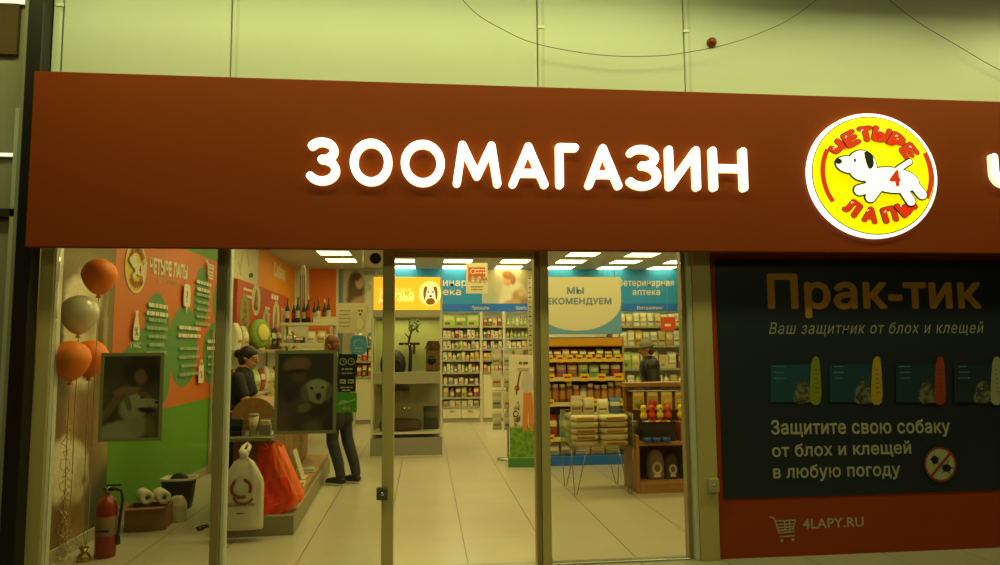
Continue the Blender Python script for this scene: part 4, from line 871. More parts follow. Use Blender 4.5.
def tub(name, x, wd, col, lab, h, clear=False):
    o = thing(name, lab, 'tub', (x, wy + .14, wz[2] + .0015)); M_ = mat(col, .45)
    o_ = MB().box((-wd / 2, -.1, 0), (wd / 2, .1, .012), M_, .003); b_ = .008
    for (a0, b0, a1, b1) in ((-wd / 2, -.1, wd / 2, -.1 + b_), (-wd / 2, .1 - b_, wd / 2, .1), (-wd / 2, -.1 + b_, -wd / 2 + b_, .1 - b_), (wd / 2 - b_, -.1 + b_, wd / 2, .1 - b_)): o_.box((a0, b0, .010), (a1, b1, h), M_, .002)
    o_.build('shell', o); MB().box((-wd / 2 - .008, -.108, h), (wd / 2 + .008, -.098, h + .014), M_, .003).box((-wd / 2 - .008, .098, h), (wd / 2 + .008, .108, h + .014), M_, .003).box((-wd / 2 - .008, -.098, h), (-wd / 2 + .002, .098, h + .014), M_, .003).box((wd / 2 - .002, -.098, h), (wd / 2 + .008, .098, h + .014), M_, .003).build('rim', o); return o
tb = [tub('storage_tub', 2.565, .36, '#2e2a24', 'dark tub heaped with bright toys in the middle of the wooden stand shelf', .20), tub('storage_tub', PY(686, 430, wy + .1).x + .06, .28, '#b0664a', 'reddish tub of toys at the far end of the wooden stand shelf', .19)]
for bx, bt, n, wd in ((tb[0], 'dark', 5, .36), (tb[1], 'reddish', 3, .28)):
    MB().box((-wd / 2 + .009, -.09, .013), (wd / 2 - .009, .09, .15), mat('#3a2c20', .8, 0, .3, 30), .02, 2).build('filling', bx)
    for lev in range(2):
        for i in range(n):
            col, cn = [('#d83418', 'red'), ('#e0bc20', 'yellow'), ('#c8481a', 'orange'), ('#c8c430', 'lime'), ('#d02c18', 'red'), ('#e0c83a', 'yellow')][(i + lev * 3 + n) % 6]
            r_ = min(.034, (wd - .05) / n / 2 - .002)
            x = bx.location.x - wd / 2 + .025 + (wd - .05) * (i + .5) / n
            key = ('toyball', col, round(r_, 4))
            if key not in _PC:
                b_ = MB(); b_.ball((0, 0, r_), r_, mat(col, .4), 14)
                b_.lathe([(r_ * 1.005 * math.cos(-.15), r_ + r_ * math.sin(-.15)), (r_ * 1.02, r_), (r_ * 1.005 * math.cos(.15), r_ + r_ * math.sin(.15))], mat('#d8cc90', .5), n=14); _PC[key] = b_.mesh('toy_ball')
            product('toy_ball', _PC[key], (x, bx.location.y - .045 + .085 * lev, wz[2] + .1665), f'{cn} toy ball, {ORD[i]} from the left in the {["front", "rear"][lev]} row of the {bt} tub', 'toy', TG)
    n -= 1
    for i in range(n):
        col, cn = [('#e0c02a', 'yellow'), ('#d83a20', 'red'), ('#dcc840', 'yellow'), ('#d0482a', 'red'), ('#a8c038', 'lime')][i % 5]
        kx = bx.location.x - wd / 2 + .04 + (wd - .08) * i / max(1, n - 1); key = ('squeaker', col)
        if key not in _PC:
            M_ = mat(col, .45); b_ = MB(); b_.lathe([(0, 0), (.034, 0), (.040, .03), (.034, .06), (.024, .075), (.033, .095), (.037, .12), (.026, .15), (0, .158)], M_, n=14); b_.ball((.036, 0, .05), .009, M_, 8).ball((-.036, 0, .05), .009, M_, 8).ball((0, -.033, .12), .009, mat('#2a2018', .5), 8); _PC[key] = b_.mesh('squeaky_toy')
        product('squeaky_toy', _PC[key], (kx, bx.location.y + .0, wz[2] + .2365), f'{cn} squeaky toy, {ORD[i]} from the left on top of the {bt} tub heap', 'toy', TG)
for i, (px_, wd) in enumerate(((640.5, .10),)):
    b_ = MB().lathe([(0, 0), (.05, 0), (.056, .02), (.06, .15), (.05, .17), (0, .172)], mat('#6a6250', .5, 0, .1, 20), n=18); o = thing('treat_jar', 'grey treat jar at the near end of the wooden stand shelf', 'jar', (w0 + .108, wy + .38, wz[2] + .0015)); b_.build('body', o); MB().lathe([(.052, .172), (.054, .174), (.054, .195), (0, .2)], mat('#8a8468', .4), n=18).build('lid', o)
for i, x in enumerate((-.10, .0, .10)):
    key = 'bowl'
    if key not in _PC: _PC[key] = MB().lathe([(0, .008), (.035, .008), (.045, .05), (.05, .05), (.044, 0), (0, 0)], mat('#1c4a8a', .3), n=20).mesh('pet_bowl')
    product('pet_bowl', _PC[key], (PY(656, 430, wy + .1).x + x, wy - .02 + .003, wz[2] + .0015) if False else (PY(656, 430, wy).x + x * 1.05, wy + .0 - .0 + .055 - .07 + .0, wz[2] + .0015), f'blue pet bowl, {ORD[i]} from the left before the dark tub', 'bowl', 'blue bowls on the wooden stand')
# carriers below
for i, (px_, wd, hh, lab) in enumerate(((655.5, .20, .33, 'black and white pet carrier bag nearest the end panel in the wooden stand'), (671.5, .155, .28, 'dark slanted pet carrier in the middle of the wooden stand base'), (687, .17, .33, 'black carrier with white loop at the right of the wooden stand base'))):
    o = thing('pet_carrier', lab, 'carrier', (PY(px_, 470, wy + .2).x, wy + .2, wz[4] + .0015), 0, 'carriers in the wooden stand')
    vs = []; n = 20; MBd = mat(['#8a866e', '#5a5240', '#3a352a'][i], .7, 0, .2, 15); body = MB()
    sk = [0, .12, 0][i]
    prof = [(0, 0), (.48, 0), (.5, .1), (.5, .55), (.42, .8), (.25, .95), (0, 1)]
    body.lathe([(a_ * wd, b_ * hh) for a_, b_ in prof], MBd, n=n, sy=.62); body.build('body', o)
    MB().tube([(-.05, 0, hh * .96), (-.045, 0, hh * 1.06), (0, 0, hh * 1.1), (.045, 0, hh * 1.06), (.05, 0, hh * .96)], .009, mat('#1a1712', .6)).build('handle', o)
    fl_ = MB(); R0 = wd * .5 * .62
    WC = mat('#dcd6bc', .6, 0, .1, 20)
    fl_.lathe([(wd * .17, 0), (wd * .2, .006), (wd * .26, .006), (wd * .29, 0)], WC, (0, -R0 - .002, hh * .38), 20, (0, -1, 0), 1, 1.25).build('trim_ring', o)
    MB().lathe([(0, 0), (wd * .17, 0)], mat('#7a745c', .7), (0, -R0 - .003, hh * .38), 20, (0, -1, 0), 1, 1.2).box((-wd * .2, -R0 - .01, hh * .08), (wd * .2, -R0 + .005, hh * .18), WC, .004).build('pocket', o)

# ================================================================== WIRE DISPLAY TABLE
ty = 7.55; tx0, tx1 = PY(571, 440, ty).x, 2.255; tzb, tzt = .49, .86; td = .55; WM = mat('#8f8c6e', .35, .6, .03)
t = thing('wire_display_table', 'clear display bin on thin hairpin legs full of pale packs', 'display table', ((tx0 + tx1) / 2, ty, 0)); hw = (tx1 - tx0) / 2
m = MB()
for z in (tzb, tzt): m.tube([(-hw, 0, z), (hw, 0, z), (hw, td, z), (-hw, td, z), (-hw, 0, z)], .006, WM, 6)
for x in (-hw, hw):
    for y in (0, td): m.tube([(x, y, tzb), (x, y, tzt)], .006, WM, 6)
m.build('wire_frame', t)
bk = MB().box((-hw + .008, .008, tzb), (hw - .008, td - .008, tzb + .008), CLEAR, 0)
bk.build('bin_floor', t)
for (a0, b0, a1, b1) in ((-hw + .008, .004, hw - .008, .009), (-hw + .008, td - .009, hw - .008, td - .004), (-hw + .003, .01, -hw + .008, td - .01), (hw - .008, .01, hw - .003, td - .01)): MB().box((a0, b0, tzb + .009), (a1, b1, tzt - .006), CLEAR, 0).build('bin_wall', t)
for x in (-hw, hw):
    for y in (0, td):
        sx_ = 1 if x < 0 else -1
        MB().tube([(x, y, tzb), (x + sx_ * .03, y, .006), (x + sx_ * .055, y, .006), (x + sx_ * .17, y, tzb)], .005, WM, 6).build('leg', t)
tx = t.location.x
rows_ = [('#cfc890', 'pale'), ('#b8b078', 'beige'), ('#c8cc8a', 'greenish'), ('#c4b488', 'beige')]
k = 0
def flatpack(w_, d_, h_, c1, c2): 
    key = ('flat', w_, d_, h_, c1)
    if key not in _PC:
        b_ = MB(); vs = []; n = 18
        prof = [(0, 0), (.86, 0), (.98, .2), (1, .5), (.98, .8), (.86, 1), (0, 1)]
        R_ = [(math.copysign(abs(math.cos(2 * math.pi * i / n)) ** .35, math.cos(2 * math.pi * i / n)), math.copysign(abs(math.sin(2 * math.pi * i / n)) ** .35, math.sin(2 * math.pi * i / n))) for i in range(n)]
        for a_, z in prof[1:-1]: vs += [(w_ / 2 * a_ * x, d_ / 2 * a_ * y, z * h_) for x, y in R_]
        fs = [[j * n + i, j * n + (i + 1) % n, (j + 1) * n + (i + 1) % n, (j + 1) * n + i] for j in range(4) for i in range(n)] + [list(range(n))[::-1], list(range(4 * n, 5 * n))]
        b_.add(vs, fs, mat(c1, .4, 0, .08, 15), True); b_.box((-w_ * .3, -d_ / 2 - .001, h_ * .3), (w_ * .3, -d_ / 2 + .01, h_ * .7), mat(c2, .4), .001); _PC[key] = b_.mesh('pack')
    return _PC[key]
for lev in range(5):
    for col in range(2):
        c1, cn = [('#c4b080', 'tan'), ('#dcd494', 'pale yellow'), ('#d0c08c', 'beige'), ('#dede9c', 'pale green'), ('#d8cca0', 'cream')][(lev + 2 * col) % 5]
        w_ = hw * .94
        z_ = tzb + .0095 + lev * .068
        product('soft_pack', flatpack(round(w_, 3), .44, .066, c1, ['#d8c890', '#a8783c', '#e0d8b0', '#c08a48', '#b0b06a'][(lev + col) % 5]), (tx + (-.5 + col) * (w_ + .012), ty + td / 2, z_), f'{cn} soft pack, {["lowest", "second", "third", "fourth", "topmost"][lev]} of the {["left", "right"][col]} stack in the clear bin', 'pack', 'packs in the clear bin')
for i, (dx_, h_, c1, cn) in enumerate(((-.22, .20, '#b8a47a', 'tan'), (-.08, .18, '#c8b888', 'beige'), (.08, .16, '#d8ceac', 'cream'), (.22, .17, '#2c6cb4', 'blue'))):
    product('food_bag', pmesh('bag', .13, .10, h_, c1, '#d8cc9c', '#7a5a2a'), (tx + dx_, ty + td / 2, tzb + .0095 + 5 * .068 + .001), f'{cn} food bag upright on the packs in the clear bin, {ORD[i]} from the left', 'food bag', 'bags standing in the clear bin')

# ================================================================== CARDBOARD DISPLAY STAND
sy = 9.40; s0, s1 = PY(512, 460, sy).x, PY(537, 460, sy).x; st = PY(524, 355, sy).z
t = thing('cardboard_display', 'printed cardboard display stand with grass and orange trousers beside the doorway post', 'display stand', ((s0 + s1) / 2, sy, 0), math.radians(-8)); hw = (s1 - s0) / 2 + .03
GRASS = two_tone('#4a7a1c', '#7a9a2c', 18, .6); 
MB().box((-hw - .02, -.02, 0), (hw + .02, .26, .12), mat('#3f7a34', .5, 0, .05), .004).build('base', t)
pts = [(-hw, .12), (hw, .12), (hw, st - .05)] + [(hw - .05 + .05 * math.cos(a * math.pi / 12), st - .05 + .05 * math.sin(a * math.pi / 12)) for a in range(1, 6)] + [(-hw + .05 + .05 * math.cos(a * math.pi / 12), st - .05 + .05 * math.sin(a * math.pi / 12)) for a in range(7, 12)] + [(-hw, st - .05)]
MB().prism(pts, (0, .02, 0), (1, 0, 0), (0, 0, 1), (0, 1, 0), .2, mat('#cfc8a4', .5, 0, .04, 2)).build('body', t)
p = Print((0, .0195, 0)); zz_ = lambda y: PY(526, y, sy).z
p.rect(-hw + .005, .125, hw - .005, zz_(428), GRASS)
rr_g = random.Random(4)
for i in range(14): x = -hw + .02 + i * (2 * hw - .04) / 13; p.poly([(x - .014, zz_(430)), (x + .014, zz_(430)), (x + rr_g.uniform(-.02, .02), zz_(428) + rr_g.uniform(.03, .1))], GRASS); p.k -= .7
p.k += 1
p.blob([(-.02, zz_(428)), (-.01, zz_(405)), (.0, zz_(391)), (.07, zz_(390)), (.12, zz_(398)), (.12, zz_(428)), (.07, zz_(430)), (.06, zz_(412)), (.03, zz_(430))], mat('#c87a38', .5))
p.blob([(.0, zz_(392)), (-.02, zz_(380)), (.02, zz_(372)), (.1, zz_(374)), (.13, zz_(390))], mat('#b8b4a4', .5))
p.blob([(-.13, zz_(425)), (-.14, zz_(412)), (-.10, zz_(402)), (-.06, zz_(404)), (-.05, zz_(420)), (-.07, zz_(428))], two_tone('#d8d0b0', '#5a4a30', 12, .7), .004)
p.ring(-.09, zz_(388), .02, .035, mat('#a83a1c', .5)); p.ring(-.11, zz_(414), .025, .04, BLACK)
p.strokes([[(-.10, zz_(394)), (-.06, zz_(376)), (-.04, zz_(372))]], .02, mat('#5a4a34', .5))
p.lines(.0, zz_(364), .16, 1, .03, .028, mat('#4a4634', .5), True, 4); p.lines(.0, zz_(369), .2, 2, .025, .01, mat('#8a8468', .5), True, 5)
o = p.mb.build('print', t); o.location = (0, .0195, 0)
# wire rack of foil packs beside it
rx = PY(507, 430, 9.75).x; RY = 10.08; rx = PY(508, 430, RY).x; t = thing('wire_rack', 'slim wire rack of hanging foil packs behind the cardboard display', 'rack', (rx, RY, 0))
MB().lathe([(0, 0), (.16, 0), (.16, .015), (.03, .03), (0, .03)], METAL, n=24).build('base', t); MB().cyl((0, 0, .03), (0, 0, 1.72), .014, METAL).build('pole', t)
levs = [.42, .72, 1.02, 1.32]
for z in levs: MB().tube([(-.19, -.004, z + .25), (.19, -.004, z + .25)], .005, METAL, 6).tube([(0, -.1, z + .25), (0, .1, z + .25)], .005, METAL, 6).build('arm', t)
for li, z in enumerate(levs):
    for i, x in enumerate((-.16, .0, .16)):
        cn, c1 = [('beige', '#b8b090'), ('silver', '#a8a898'), ('cream', '#c8bc90')][(i + li) % 3]
        product('foil_pack', pmesh('pouch', .135, .05, .235, c1, '#c8c4a8', ['#8a7a4a', '#5a7a3a', '#a85a2a'][(li + i) % 3]), (rx + x, RY - .05 - (.028 if i == 1 else 0) - (.0 if i != 1 else .02), z), f'{cn} foil pack, {ORD[i]} from the left, {["lowest", "second", "third", "top"][li]} row of the wire rack', 'foil pack', 'packs on the wire rack')
t = thing('price_strip', 'tall narrow white strip with black marks beside the back shelves', 'strip', (PY(530.5, 320, 9.75).x, 9.75, 0)); za, zb_ = PY(530, 400, 9.75).z, PY(530, 277, 9.75).z
m = MB().box((-.035, 0, 0), (.035, .03, zb_), mat('#cfc8a8', .5), .003)
m.build('board', t); m = MB()
for i in range(26): m.box((-.022, -.003, za + .02 + i * (zb_ - za - .04) / 25 - .006), (.0 + .015 * (i % 2), 0, za + .02 + i * (zb_ - za - .04) / 25 + .008), DARK, 0)
m.build('tick_marks', t)

# ================================================================== COUNTER
cX0, cX1 = -1.72, -1.12; W3 = wood('#9a7038', '#7e5826', 2); PL = mat('#8e8766', .5, 0, .08, 3)
t = thing('sales_counter', 'long wooden sales counter with a low ledge behind the second window', 'counter', (-1.42, 6.33, 0), math.radians(1.9))
MB().box((-.33, 0, 0), (.30, 3.1, .17), PL, .006).build('plinth', t)
MB().box((.02, .5, .171), (.28, 3.06, .235), wood('#a8804a', '#8f6a38', 1), .006).build('ledge', t)
MB().box((-.31, .42, .171), (.018, 3.0, .795), W3, .006).build('body', t)
for i in range(4): MB().box((.019, .47 + i * .63, .245), (.034, 1.07 + i * .63, .78), W3, .006).build('front_panel', t)
MB().box((-.36, .02, .796), (.10, 3.05, .832), mat('#7f7c5e', .25, 0, .06, 4), .008, 2).build('worktop', t)
TP = .8335
cs = thing('desk_hood', 'tan curved wooden hood on the counter in front of the cashier', 'hood', (-1.64, 6.95, TP)); q_ = []
for i in range(13): a = math.pi * i / 12; q_.append((.20 * math.cos(a) + .02, .13 + .17 * math.sin(a)))
MB().prism([(.22, 0)] + q_ + [(-.18, 0)], (0, 0, 0), (1, 0, 0), (0, 0, 1), (0, 1, 0), .34, wood('#9c7440', '#84602e', 1)).build('shell', cs); MB().box((-.17, -.012, .02), (.21, -.001, .10), wood('#84602e', '#6e4e22', 0), .004).build('front_lip', cs)
x = PY(240, 425, 6.5).x; tm = thing('card_terminal', 'small black card terminal at the near end of the counter', 'terminal', (x - .03, 6.52, TP))
MB().box((-.055, -.05, 0), (.055, .09, .04), BLACK, .01, 2).box((-.05, -.02, .036), (.05, .03, .15), BLACK, .01, 2).build('case', tm); MB().box((-.04, -.024, .08), (.04, -.019, .14), mat('#3a4438', .3), .002).build('screen', tm)
for k in range(9): 
    pass
x = PY(253.5, 425, 6.5).x; cn_ = thing('paper_cup', 'pale beige cup standing on the counter beside the card terminal', 'cup', (x, 6.5, TP)); MB().lathe([(0, .004), (.03, .004), (.042, .17), (.044, .17), (.034, 0), (0, 0)], mat('#b8ac80', .5), n=20).build('body', cn_); MB().lathe([(.044, .17), (.047, .172), (.046, .186), (.02, .19), (0, .19)], mat('#8a8468', .45), n=20).build('lid', cn_)
x = PY(264, 432, 6.5).x; bx = thing('leaflet_box', 'grey leaflet box on the counter next to the beige cup', 'box', (x + .01, 6.5, TP)); q_ = MB(); G_ = mat('#7f7a64', .5)
q_.box((-.05, -.03, 0), (.05, .04, .01), G_, .002).box((-.05, -.03, .01), (.05, -.024, .09), G_, .002).box((-.05, .034, .01), (.05, .04, .14), G_, .002).box((-.05, -.024, .01), (-.044, .034, .1), G_, .002).box((.044, -.024, .01), (.05, .034, .1), G_, .002).build('box_shell', bx)
MB().box((-.04, -.015, .011), (.04, .025, .13), mat('#c8bc94', .6), .002).build('leaflets', bx)
for i, (y, dx, rz, c1, lab) in enumerate(((6.46, .13, .1, '#a8a284', 'grey leaflet lying at the near edge of the counter top'), (6.62, .17, -.35, '#b8b090', 'pale leaflet lying crookedly on the counter top'))):
    o = thing('leaflet', lab, 'leaflet', (-1.55 + dx, y + .08, TP), rz); MB().box((-.1, -.07, 0), (.1, .07, .004), mat(c1, .5, 0, .08, 10), .001).build('paper', o); MB().box((-.08, -.055, .0042), (.0, .055, .0052), mat('#7a8a5a', .5), 0).build('picture', o)
for i, (y, lab, c1) in enumerate(((7.35, 'open magazine lying on the counter ledge nearest the red bag', '#c8bc90'), (8.15, 'magazine lying on the counter ledge by the customer', '#b8ac84'))):
    o = thing('magazine', lab, 'magazine', (-1.262 - .033 * (y - 6.33), y, .2375), .08 * (i + 1)); MB().box((-.10, -.15, 0), (.10, .15, .012), mat(c1, .4, 0, .08, 10), .003).build('pages', o); MB().box((-.09, -.13, .0122), (.09, .02, .0132), mat(['#7a5a3a', '#5a6a7a'][i], .4, 0, .2, 20), 0).build('cover_picture', o)
o = thing('leaflet_holder', 'slanted pale leaflet holder leaning on the counter front beside the magazines', 'holder', (-1.325, 7.72, .2365)); rt_ = Matrix.Rotation(math.radians(-18), 3, 'Y')
MB().box((-.005, -.1, .0), (.005, .1, .3), mat('#cfc6a0', .4), .002, 1, rt_).build('back', o); MB().box((-.03, -.1, 0), (.08, .1, .008), mat('#cfc6a0', .4), .002).build('foot', o)
o = thing('white_box', 'plain white box on the counter behind the tan hood', 'box', (-1.70, 7.5, TP)); MB().box((-.05, -.08, 0), (.06, .08, .22), mat('#d0c8a8', .5), .004).box((-.052, -.082, .17), (.062, .082, .222), mat('#c4bc98', .5), .003).build('carton', o)
# white carrier bag hung from the worktop edge
def soft_bag(name, lab, loc, w_, h_, d_, m_, seed, knot=True, folds=9, top=.35):
    r_ = random.Random(seed); t = thing(name, lab, 'bag', loc); n, rows = 40, 18; vs = []; ph = [r_.uniform(0, 6.3) for _ in range(8)]
    for j in range(rows):
        z = j / (rows - 1)
        prof = 1.0 if z < .62 else (1 - (z - .62) / .38) ** .75 * (1 - top) + top
        if knot and z > .9: prof = max(.10, prof * .55)
        for i in range(n):
            a = 2 * math.pi * i / n; ca, sa = math.cos(a), math.sin(a)
            wr = 1 + .06 * math.sin(5 * a + ph[0] + 4 * z) + .05 * math.sin(9 * a + ph[1] - 7 * z) * (.3 + z) + .03 * math.sin(17 * a + ph[2])
            vs.append((w_ / 2 * prof * math.copysign(abs(ca) ** .55, ca) * (.94 + .06 * wr), d_ / 2 * (prof ** .8) * math.copysign(abs(sa) ** .8, sa) * wr, z * h_))
    fs = [[j * n + i, j * n + (i + 1) % n, (j + 1) * n + (i + 1) % n, (j + 1) * n + i] for j in range(rows - 1) for i in range(n)] + [list(range(n))[::-1], list(range((rows - 1) * n, rows * n))]
    MB().add(vs, fs, m_, True).build('body', t); return t
wb = soft_bag('carrier_bag', 'knotted white plastic carrier bag with a red ring print hanging on the counter end', (PY(243, 500, 6.2).x, 6.2, PY(243, 528.5, 6.2).z), .335, .62, .13, mat('#cfc9b2', .35, 0, .05, 8), 3, True, top=.12)
hh_ = .62
MB().tube([(0, .0, hh_ * .95), (-.03, .0, hh_ * 1.02), (-.02, .05, hh_ * 1.07), (0, .12, hh_ * 1.1), (.03, .06, hh_ * 1.07), (.03, 0, hh_ * 1.02), (0, 0, hh_ * .97)], .018, mat('#d4ceb8', .35), 8).ball((0, 0, hh_ * .985), .04, mat('#d4ceb8', .35), 12).build('knot', wb)
p = Print((0, -.075, 0), step=.0006); p.n = Vector((0, -1, 0))
RB = mat('#8a3a20', .5); 
p.ring(.0, .34, .06, .085, RB, -30, 300, asp=1.05); p.blob([(-.05, .38), (-.02, .44), (.02, .43), (.01, .35), (-.02, .31), (-.045, .34)], mat('#d8d2bc', .5)); p.ring(.02, .30, .075, .095, RB, 200, 330)
p.text('ЗООМАГАЗИН', -.115, .195, .23, .028, RB, .03); p.lines(0, .135, .06, 1, .02, .01, RB, True, 2)
o = p.mb.build('print', wb); o.location = (0, -.0735, 0)
rb = thing('carrier_bag', 'big crumpled red orange plastic bag sitting on the counter plinth', 'bag', (PY(276, 500, 6.52).x, 6.53, .1715))
n, rows = 48, 20; vs = []; REDB = mat('#e6380c', .25, 0, .08, 4); ORB = mat('#f0641c', .3, 0, .1, 4)
for j in range(rows):
    z = j / (rows - 1)
    wl = -.23 + .06 * z + (.04 * max(0, z - .5)); wr_ = .24 - .26 * max(0, z - .25) ** 1.0
    if z < .15: wr_ -= .10 * (1 - z / .15)
    for i in range(n):
        a = 2 * math.pi * i / n; ca, sa = math.cos(a), math.sin(a); cx_ = (wl + wr_) / 2; hw_ = (wr_ - wl) / 2
        f_ = 1 + .07 * math.sin(6 * a + 5 * z) + .05 * math.sin(11 * a - 9 * z + 1) + .04 * math.sin(19 * a + 15 * z)
        vs.append((cx_ + hw_ * math.copysign(abs(ca) ** .7, ca), .16 * (1 - .45 * z) * math.copysign(abs(sa) ** .8, sa) * f_, z * .56 + .02 * math.sin(4 * a) * z))
fs = [[j * n + i, j * n + (i + 1) % n, (j + 1) * n + (i + 1) % n, (j + 1) * n + i] for j in range(rows - 1) for i in range(n)] + [list(range(n))[::-1], list(range((rows - 1) * n, rows * n))]
mb = MB()
for f in fs[:-2]:
    i = f[0] % n; j = f[0] // n
    mb.add([vs[k] for k in f], [[0, 1, 2, 3]], ORB if (i > 40 or i < 3) or (36 < i <= 40 and j > 9) else REDB, False)
mb.add([vs[k] for k in fs[-2]], [list(range(n))], REDB).add([vs[k] for k in fs[-1]], [list(range(n))], ORB)
mb.build('body', rb)
for sx_ in (-.13, -.02): MB().tube([(sx_ - .035, -.03, .55), (sx_ - .03, -.03, .59), (sx_, -.03, .602), (sx_ + .03, -.03, .59), (sx_ + .035, -.03, .55)], .008, REDB).build('handle', rb)

# ================================================================== PEOPLE
def fused(prims, voxel, m_, smooth=2):
    """one continuous skin grown over tapered limbs and rounded masses"""
    b = MB()
    for q_ in prims:
        if q_[0] == 'c':
            _, p0, r0, p1, r1 = q_; p0, p1 = Vector(p0), Vector(p1); L = (p1 - p0).length; prof = []
            for i in range(7): a = -math.pi / 2 + math.pi / 2 * i / 6; prof.append((max(0, r0 * math.cos(a)) if i else 0, r0 * math.sin(a)))
            for i in range(7): a = math.pi / 2 * i / 6; prof.append((r1 * math.cos(a) if i < 6 else 0, L + r1 * math.sin(a)))
            b.lathe(prof, m_, p0, 16, p1 - p0)
        else:
            _, c, r, ax = q_ if len(q_) == 4 else (*q_, None); b2 = MB(); b2.ball((0, 0, 0), 1, m_, 20)
            R_ = Vector((0, 0, 1)).rotation_difference(Vector(ax).normalized()).to_matrix() if ax else Matrix.Identity(3)
            b.add([Vector(c) + R_ @ Vector((v[0] * r[0], v[1] * r[1], v[2] * r[2])) for v in b2.v], b2.f, m_, True)
    me = b.mesh('body'); o = bpy.data.objects.new('body', me); C.objects.link(o)
    bm = bmesh.new(); bm.from_mesh(me); bmesh.ops.recalc_face_normals(bm, faces=bm.faces); bm.to_mesh(me); bm.free()
    md = o.modifiers.new('r', 'REMESH'); md.mode = 'VOXEL'; md.voxel_size = voxel; md.use_smooth_shade = True
    if smooth: sm = o.modifiers.new('s', 'SMOOTH'); sm.iterations = smooth; sm.factor = .5
    dg = bpy.context.evaluated_depsgraph_get(); dg.update(); out = bpy.data.meshes.new_from_object(o.evaluated_get(dg))
    bpy.data.objects.remove(o); out.materials.clear(); out.materials.append(m_)
    out.polygons.foreach_set('material_index', [0] * len(out.polygons)); out.polygons.foreach_set('use_smooth', [True] * len(out.polygons)); return out
def hand(w_, d, up, side, s=1.0):
    """palm and five curled fingers: w_ wrist, d direction, up back of the hand, side +1/-1 for the thumb"""
    w_, d, up = Vector(w_), Vector(d).normalized(), Vector(up); up = (up - d * up.dot(d)).normalized(); sd = d.cross(up) * side; P = []
    P.append(('e', w_ + d * .045, (.040 * s, .017 * s, .052 * s), d))
    for i in range(4):
        o_ = (i - 1.5) * .019 * s; a = w_ + d * .082 * s + sd * o_; L = (.034, .042, .040, .030)[i] * s
        b_ = a + (d * .93 - up * .3) * L; c_ = b_ + (d * .6 - up * .8) * L * .75
        P += [('c', a - d * .02, .0095, b_, .0088), ('c', b_, .0088, c_, .0078)]
    a = w_ + d * .025 + sd * -.032; b_ = a + (d * .6 - sd * .7 - up * .2).normalized() * .035; P += [('c', a, .013, b_, .011), ('c', b_, .011, b_ + (d * .9 - sd * .1 - up * .3) * .028, .009)]
    return P
def head(c, look, s=1.0):
    """skull, jaw, nose, ears round c, facing look"""
    c, f = Vector(c), Vector(look).normalized(); l = Vector((0, 0, 1)).cross(f).normalized(); u = f.cross(l)
    P = [('e', c + u * .022 - f * .012, (.074 * s, .092 * s, .088 * s)), ('e', c + f * .018 - u * .035, (.058 * s, .066 * s, .075 * s)), ('c', c + f * .055 - u * .085, .028, c + f * .03 - u * .08, .04),
         ('c', c + f * .086 + u * .012, .010, c + f * .106 - u * .022, .014), ('c', c + f * .08 - u * .052 - l * .015, .011, c + f * .08 - u * .052 + l * .015, .011)]
    for s_ in (-1, 1): P += [('e', c + l * s_ * .078 - f * .008, (.012, .02, .03)), ('c', c + f * .076 + l * s_ * .015 + u * .026, .011, c + f * .068 + l * s_ * .045 + u * .026, .010)]
    return P, f, l, u
def face_parts(c, f, l, u, t, lip='#8a4a3a'):
    c = Vector(c)
    for s_ in (-1, 1):
        e = MB().ball(c + f * .077 + l * s_ * .030 + u * .010, .0095, mat('#cfc8b4', .3), 12).ball(c + f * .0825 + l * s_ * .030 + u * .010, .0048, mat('#22180f', .2), 10).build('eye', t)
        MB().tube([c + f * .089 + l * s_ * .016 + u * .036, c + f * .088 + l * s_ * .032 + u * .041, c + f * .076 + l * s_ * .048 + u * .034], .0028, mat('#4a3422', .7), 6).build('eyebrow', t)
    MB().tube([c + f * .086 - l * .022 - u * .052, c + f * .0925 - u * .050, c + f * .086 + l * .022 - u * .052], .0048, mat(lip, .5), 6).build('lips', t)
SKIN = mat('#b8835c', .5, 0, .05, 12)
def legs(hipz, L, R_, kL, kR, thick=1.0):
    """hip, knee, ankle for left and right; returns prims for skin"""
    P = []
    for s_, an, kn in ((1, L, kL), (-1, R_, kR)):
        P += [('c', (s_ * .085, 0, hipz), .085 * thick, kn, .056 * thick), ('c', kn, .056 * thick, (kn[0] * .3 + an[0] * .7, kn[1] * .3 + an[1] * .7 + .012, kn[2] * .4 + an[2] * .6), .046 * thick), ('c', (kn[0] * .3 + an[0] * .7, kn[1] * .3 + an[1] * .7 + .01, kn[2] * .4 + an[2] * .6), .045 * thick, an, .034 * thick), ('c', an, .034, (an[0], an[1] - .09, .035), .03), ('c', (an[0], an[1] - .1, .034), .03, (an[0], an[1] - .16, .03), .026)]
    return P
def shoe(t, an, col, sole):
    x, y, _ = an
    s_ = link('shoe', fused([('c', (x, y + .03, .055), .045, (x, y - .08, .05), .044), ('c', (x, y - .08, .046), .044, (x, y - .17, .036), .036), ('c', (x, y + .015, .06), .046, (x, y + .01, .12), .045)], .008, mat(col, .5)), t)
    b_ = MB(); q_ = [(x + .047 * math.cos(a) * (1 if math.sin(a) < 0 else .95), y - .07 + .135 * math.sin(a)) for a in [2 * math.pi * i / 20 for i in range(20)]]
    b_.prism(q_, (0, 0, .002), (1, 0, 0), (0, 1, 0), (0, 0, 1), .02, mat(sole, .5)); b_.build('sole', s_)
def arm(sh, el, wr): return [('c', sh, .052, el, .040), ('c', el, .040, (Vector(el) * .55 + Vector(wr) * .45), .036), ('c', (Vector(el) * .55 + Vector(wr) * .45), .036, wr, .026)]
